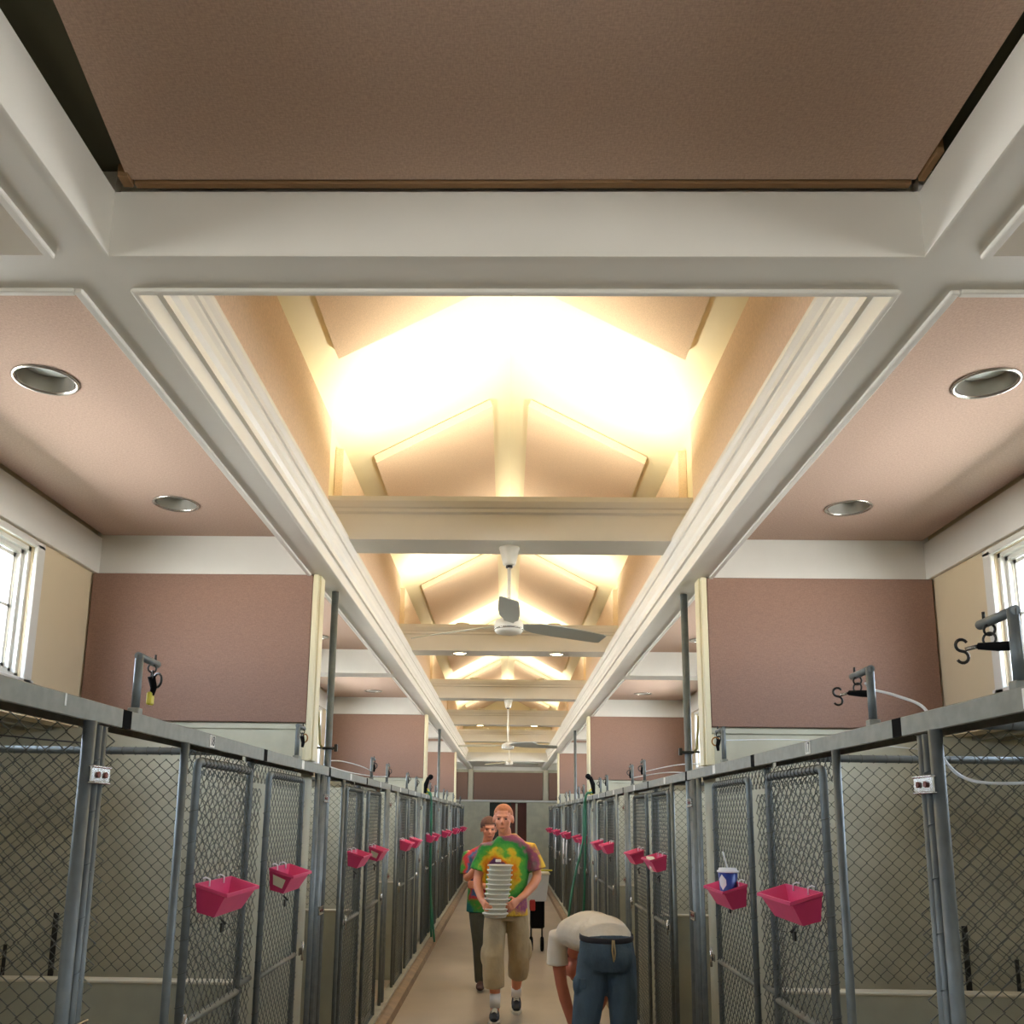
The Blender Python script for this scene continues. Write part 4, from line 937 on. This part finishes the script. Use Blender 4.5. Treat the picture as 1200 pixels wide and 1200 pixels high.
# ---------------------------------------------------------------- light
wd=bpy.data.worlds.new('World'); bpy.context.scene.world=wd; wd.use_nodes=True
nt=wd.node_tree; bg=nt.nodes['Background']; tc=nt.nodes.new('ShaderNodeTexCoord'); sx=nt.nodes.new('ShaderNodeSeparateXYZ'); rp=nt.nodes.new('ShaderNodeValToRGB')
nt.links.new(tc.outputs['Generated'],sx.inputs[0]); ma=nt.nodes.new('ShaderNodeMapRange'); ma.inputs[1].default_value=-1; ma.inputs[2].default_value=1; nt.links.new(sx.outputs[2],ma.inputs[0]); nt.links.new(ma.outputs[0],rp.inputs[0])
el=rp.color_ramp.elements; el[0].position=.0; el[0].color=(1,.975,.93,1); el[1].position=1; el[1].color=(.30,.38,.5,1)
e_=el.new(.485); e_.color=(1,.975,.93,1); e_=el.new(.515); e_.color=(.62,.70,.80,1)
nt.links.new(rp.outputs[0],bg.inputs[0]); bg.inputs[1].default_value=36
def area(name,loc,rot,sx,sy,en,col,portal=False,spread=None):
    l=bpy.data.lights.new(name,'AREA'); l.shape='RECTANGLE'; l.size=sx; l.size_y=sy; l.energy=en; l.color=col
    if spread: l.spread=spread
    o=bpy.data.objects.new(name,l); C.objects.link(o); o.location=loc; o.rotation_euler=rot
    if portal: l.cycles.is_portal=True
    return o
for s in (-1,1):
    for (a,b) in wins:
        area('window_portal',(s*(Xw+.13),(a+b)/2,(WZ0+WZ1)/2),(0,s*PI/2,0),WZ1-WZ0,b-a,1,(1,1,1),True)
WARM=(1,.90,.67); UPW=74
for k in range(5):
    for s in (-1,1):
        l=bpy.data.lights.new('uplight_lamp','SPOT'); l.energy=UPW; l.color=WARM; l.spot_size=math.radians(168); l.spot_blend=.8; l.shadow_soft_size=.05
        o=bpy.data.objects.new('uplight_lamp',l); C.objects.link(o); o.location=(s*.47,xb[k]+.145,H(1.905)+.10); o.rotation_euler=(PI,0,0)
for k in (1,3):
    for s in (-1,1):
        l=bpy.data.lights.new('downlight_lamp','SPOT'); l.energy=60; l.color=(1,.86,.66); l.spot_size=math.radians(95); l.spot_blend=.5; l.shadow_soft_size=.05
        o=bpy.data.objects.new('downlight_lamp',l); C.objects.link(o); o.location=(s*.495,xb[k]+.145,H(1.639)-.02)

# ---------------------------------------------------------------- camera
pitch,yaw,roll=.1896,-.0182,.0125; fpx,cxp,cyp=1031.8,576.46,759.21
def ray(u,v):
    u-=cxp; v-=cyp
    c,s_=math.cos(roll),math.sin(roll); u,v=c*u+s_*v,-s_*u+c*v
    yy=fpx;x=u;zz=-v
    c,s_=math.cos(pitch),math.sin(pitch); y=c*yy-s_*zz; z=s_*yy+c*zz
    c,s_=math.cos(yaw),math.sin(yaw); x,y=c*x+s_*y,-s_*x+c*y
    return Vector((x,y,z))
fw=ray(cxp,cyp).normalized(); rt=(ray(cxp+100,cyp)-ray(cxp,cyp)).normalized(); up=(ray(cxp,cyp-100)-ray(cxp,cyp)).normalized()
cam=bpy.data.cameras.new('Camera'); co=bpy.data.objects.new('Camera',cam); C.objects.link(co)
Mx=Matrix((rt,up,-fw)).transposed().to_4x4(); Mx.translation=Vector((-.0054,0,FH)); co.matrix_world=Mx
cam.sensor_width=36; cam.sensor_fit='HORIZONTAL'; cam.lens=fpx/1200*36; cam.shift_x=(600-cxp)/1200; cam.shift_y=(cyp-600)/1200; cam.clip_start=.02; cam.clip_end=200
sc=bpy.context.scene; sc.camera=co
sc.view_settings.view_transform='Standard'; sc.view_settings.look='None'; sc.view_settings.gamma=1; sc.view_settings.use_curve_mapping=False
sc.view_settings.exposure=0.0
sc.cycles.max_bounces=10; sc.cycles.diffuse_bounces=6; sc.cycles.transparent_max_bounces=16; sc.cycles.sample_clamp_indirect=4; sc.cycles.caustics_reflective=False; sc.cycles.caustics_refractive=False
try: sc.cycles.use_denoising=True
except Exception: pass
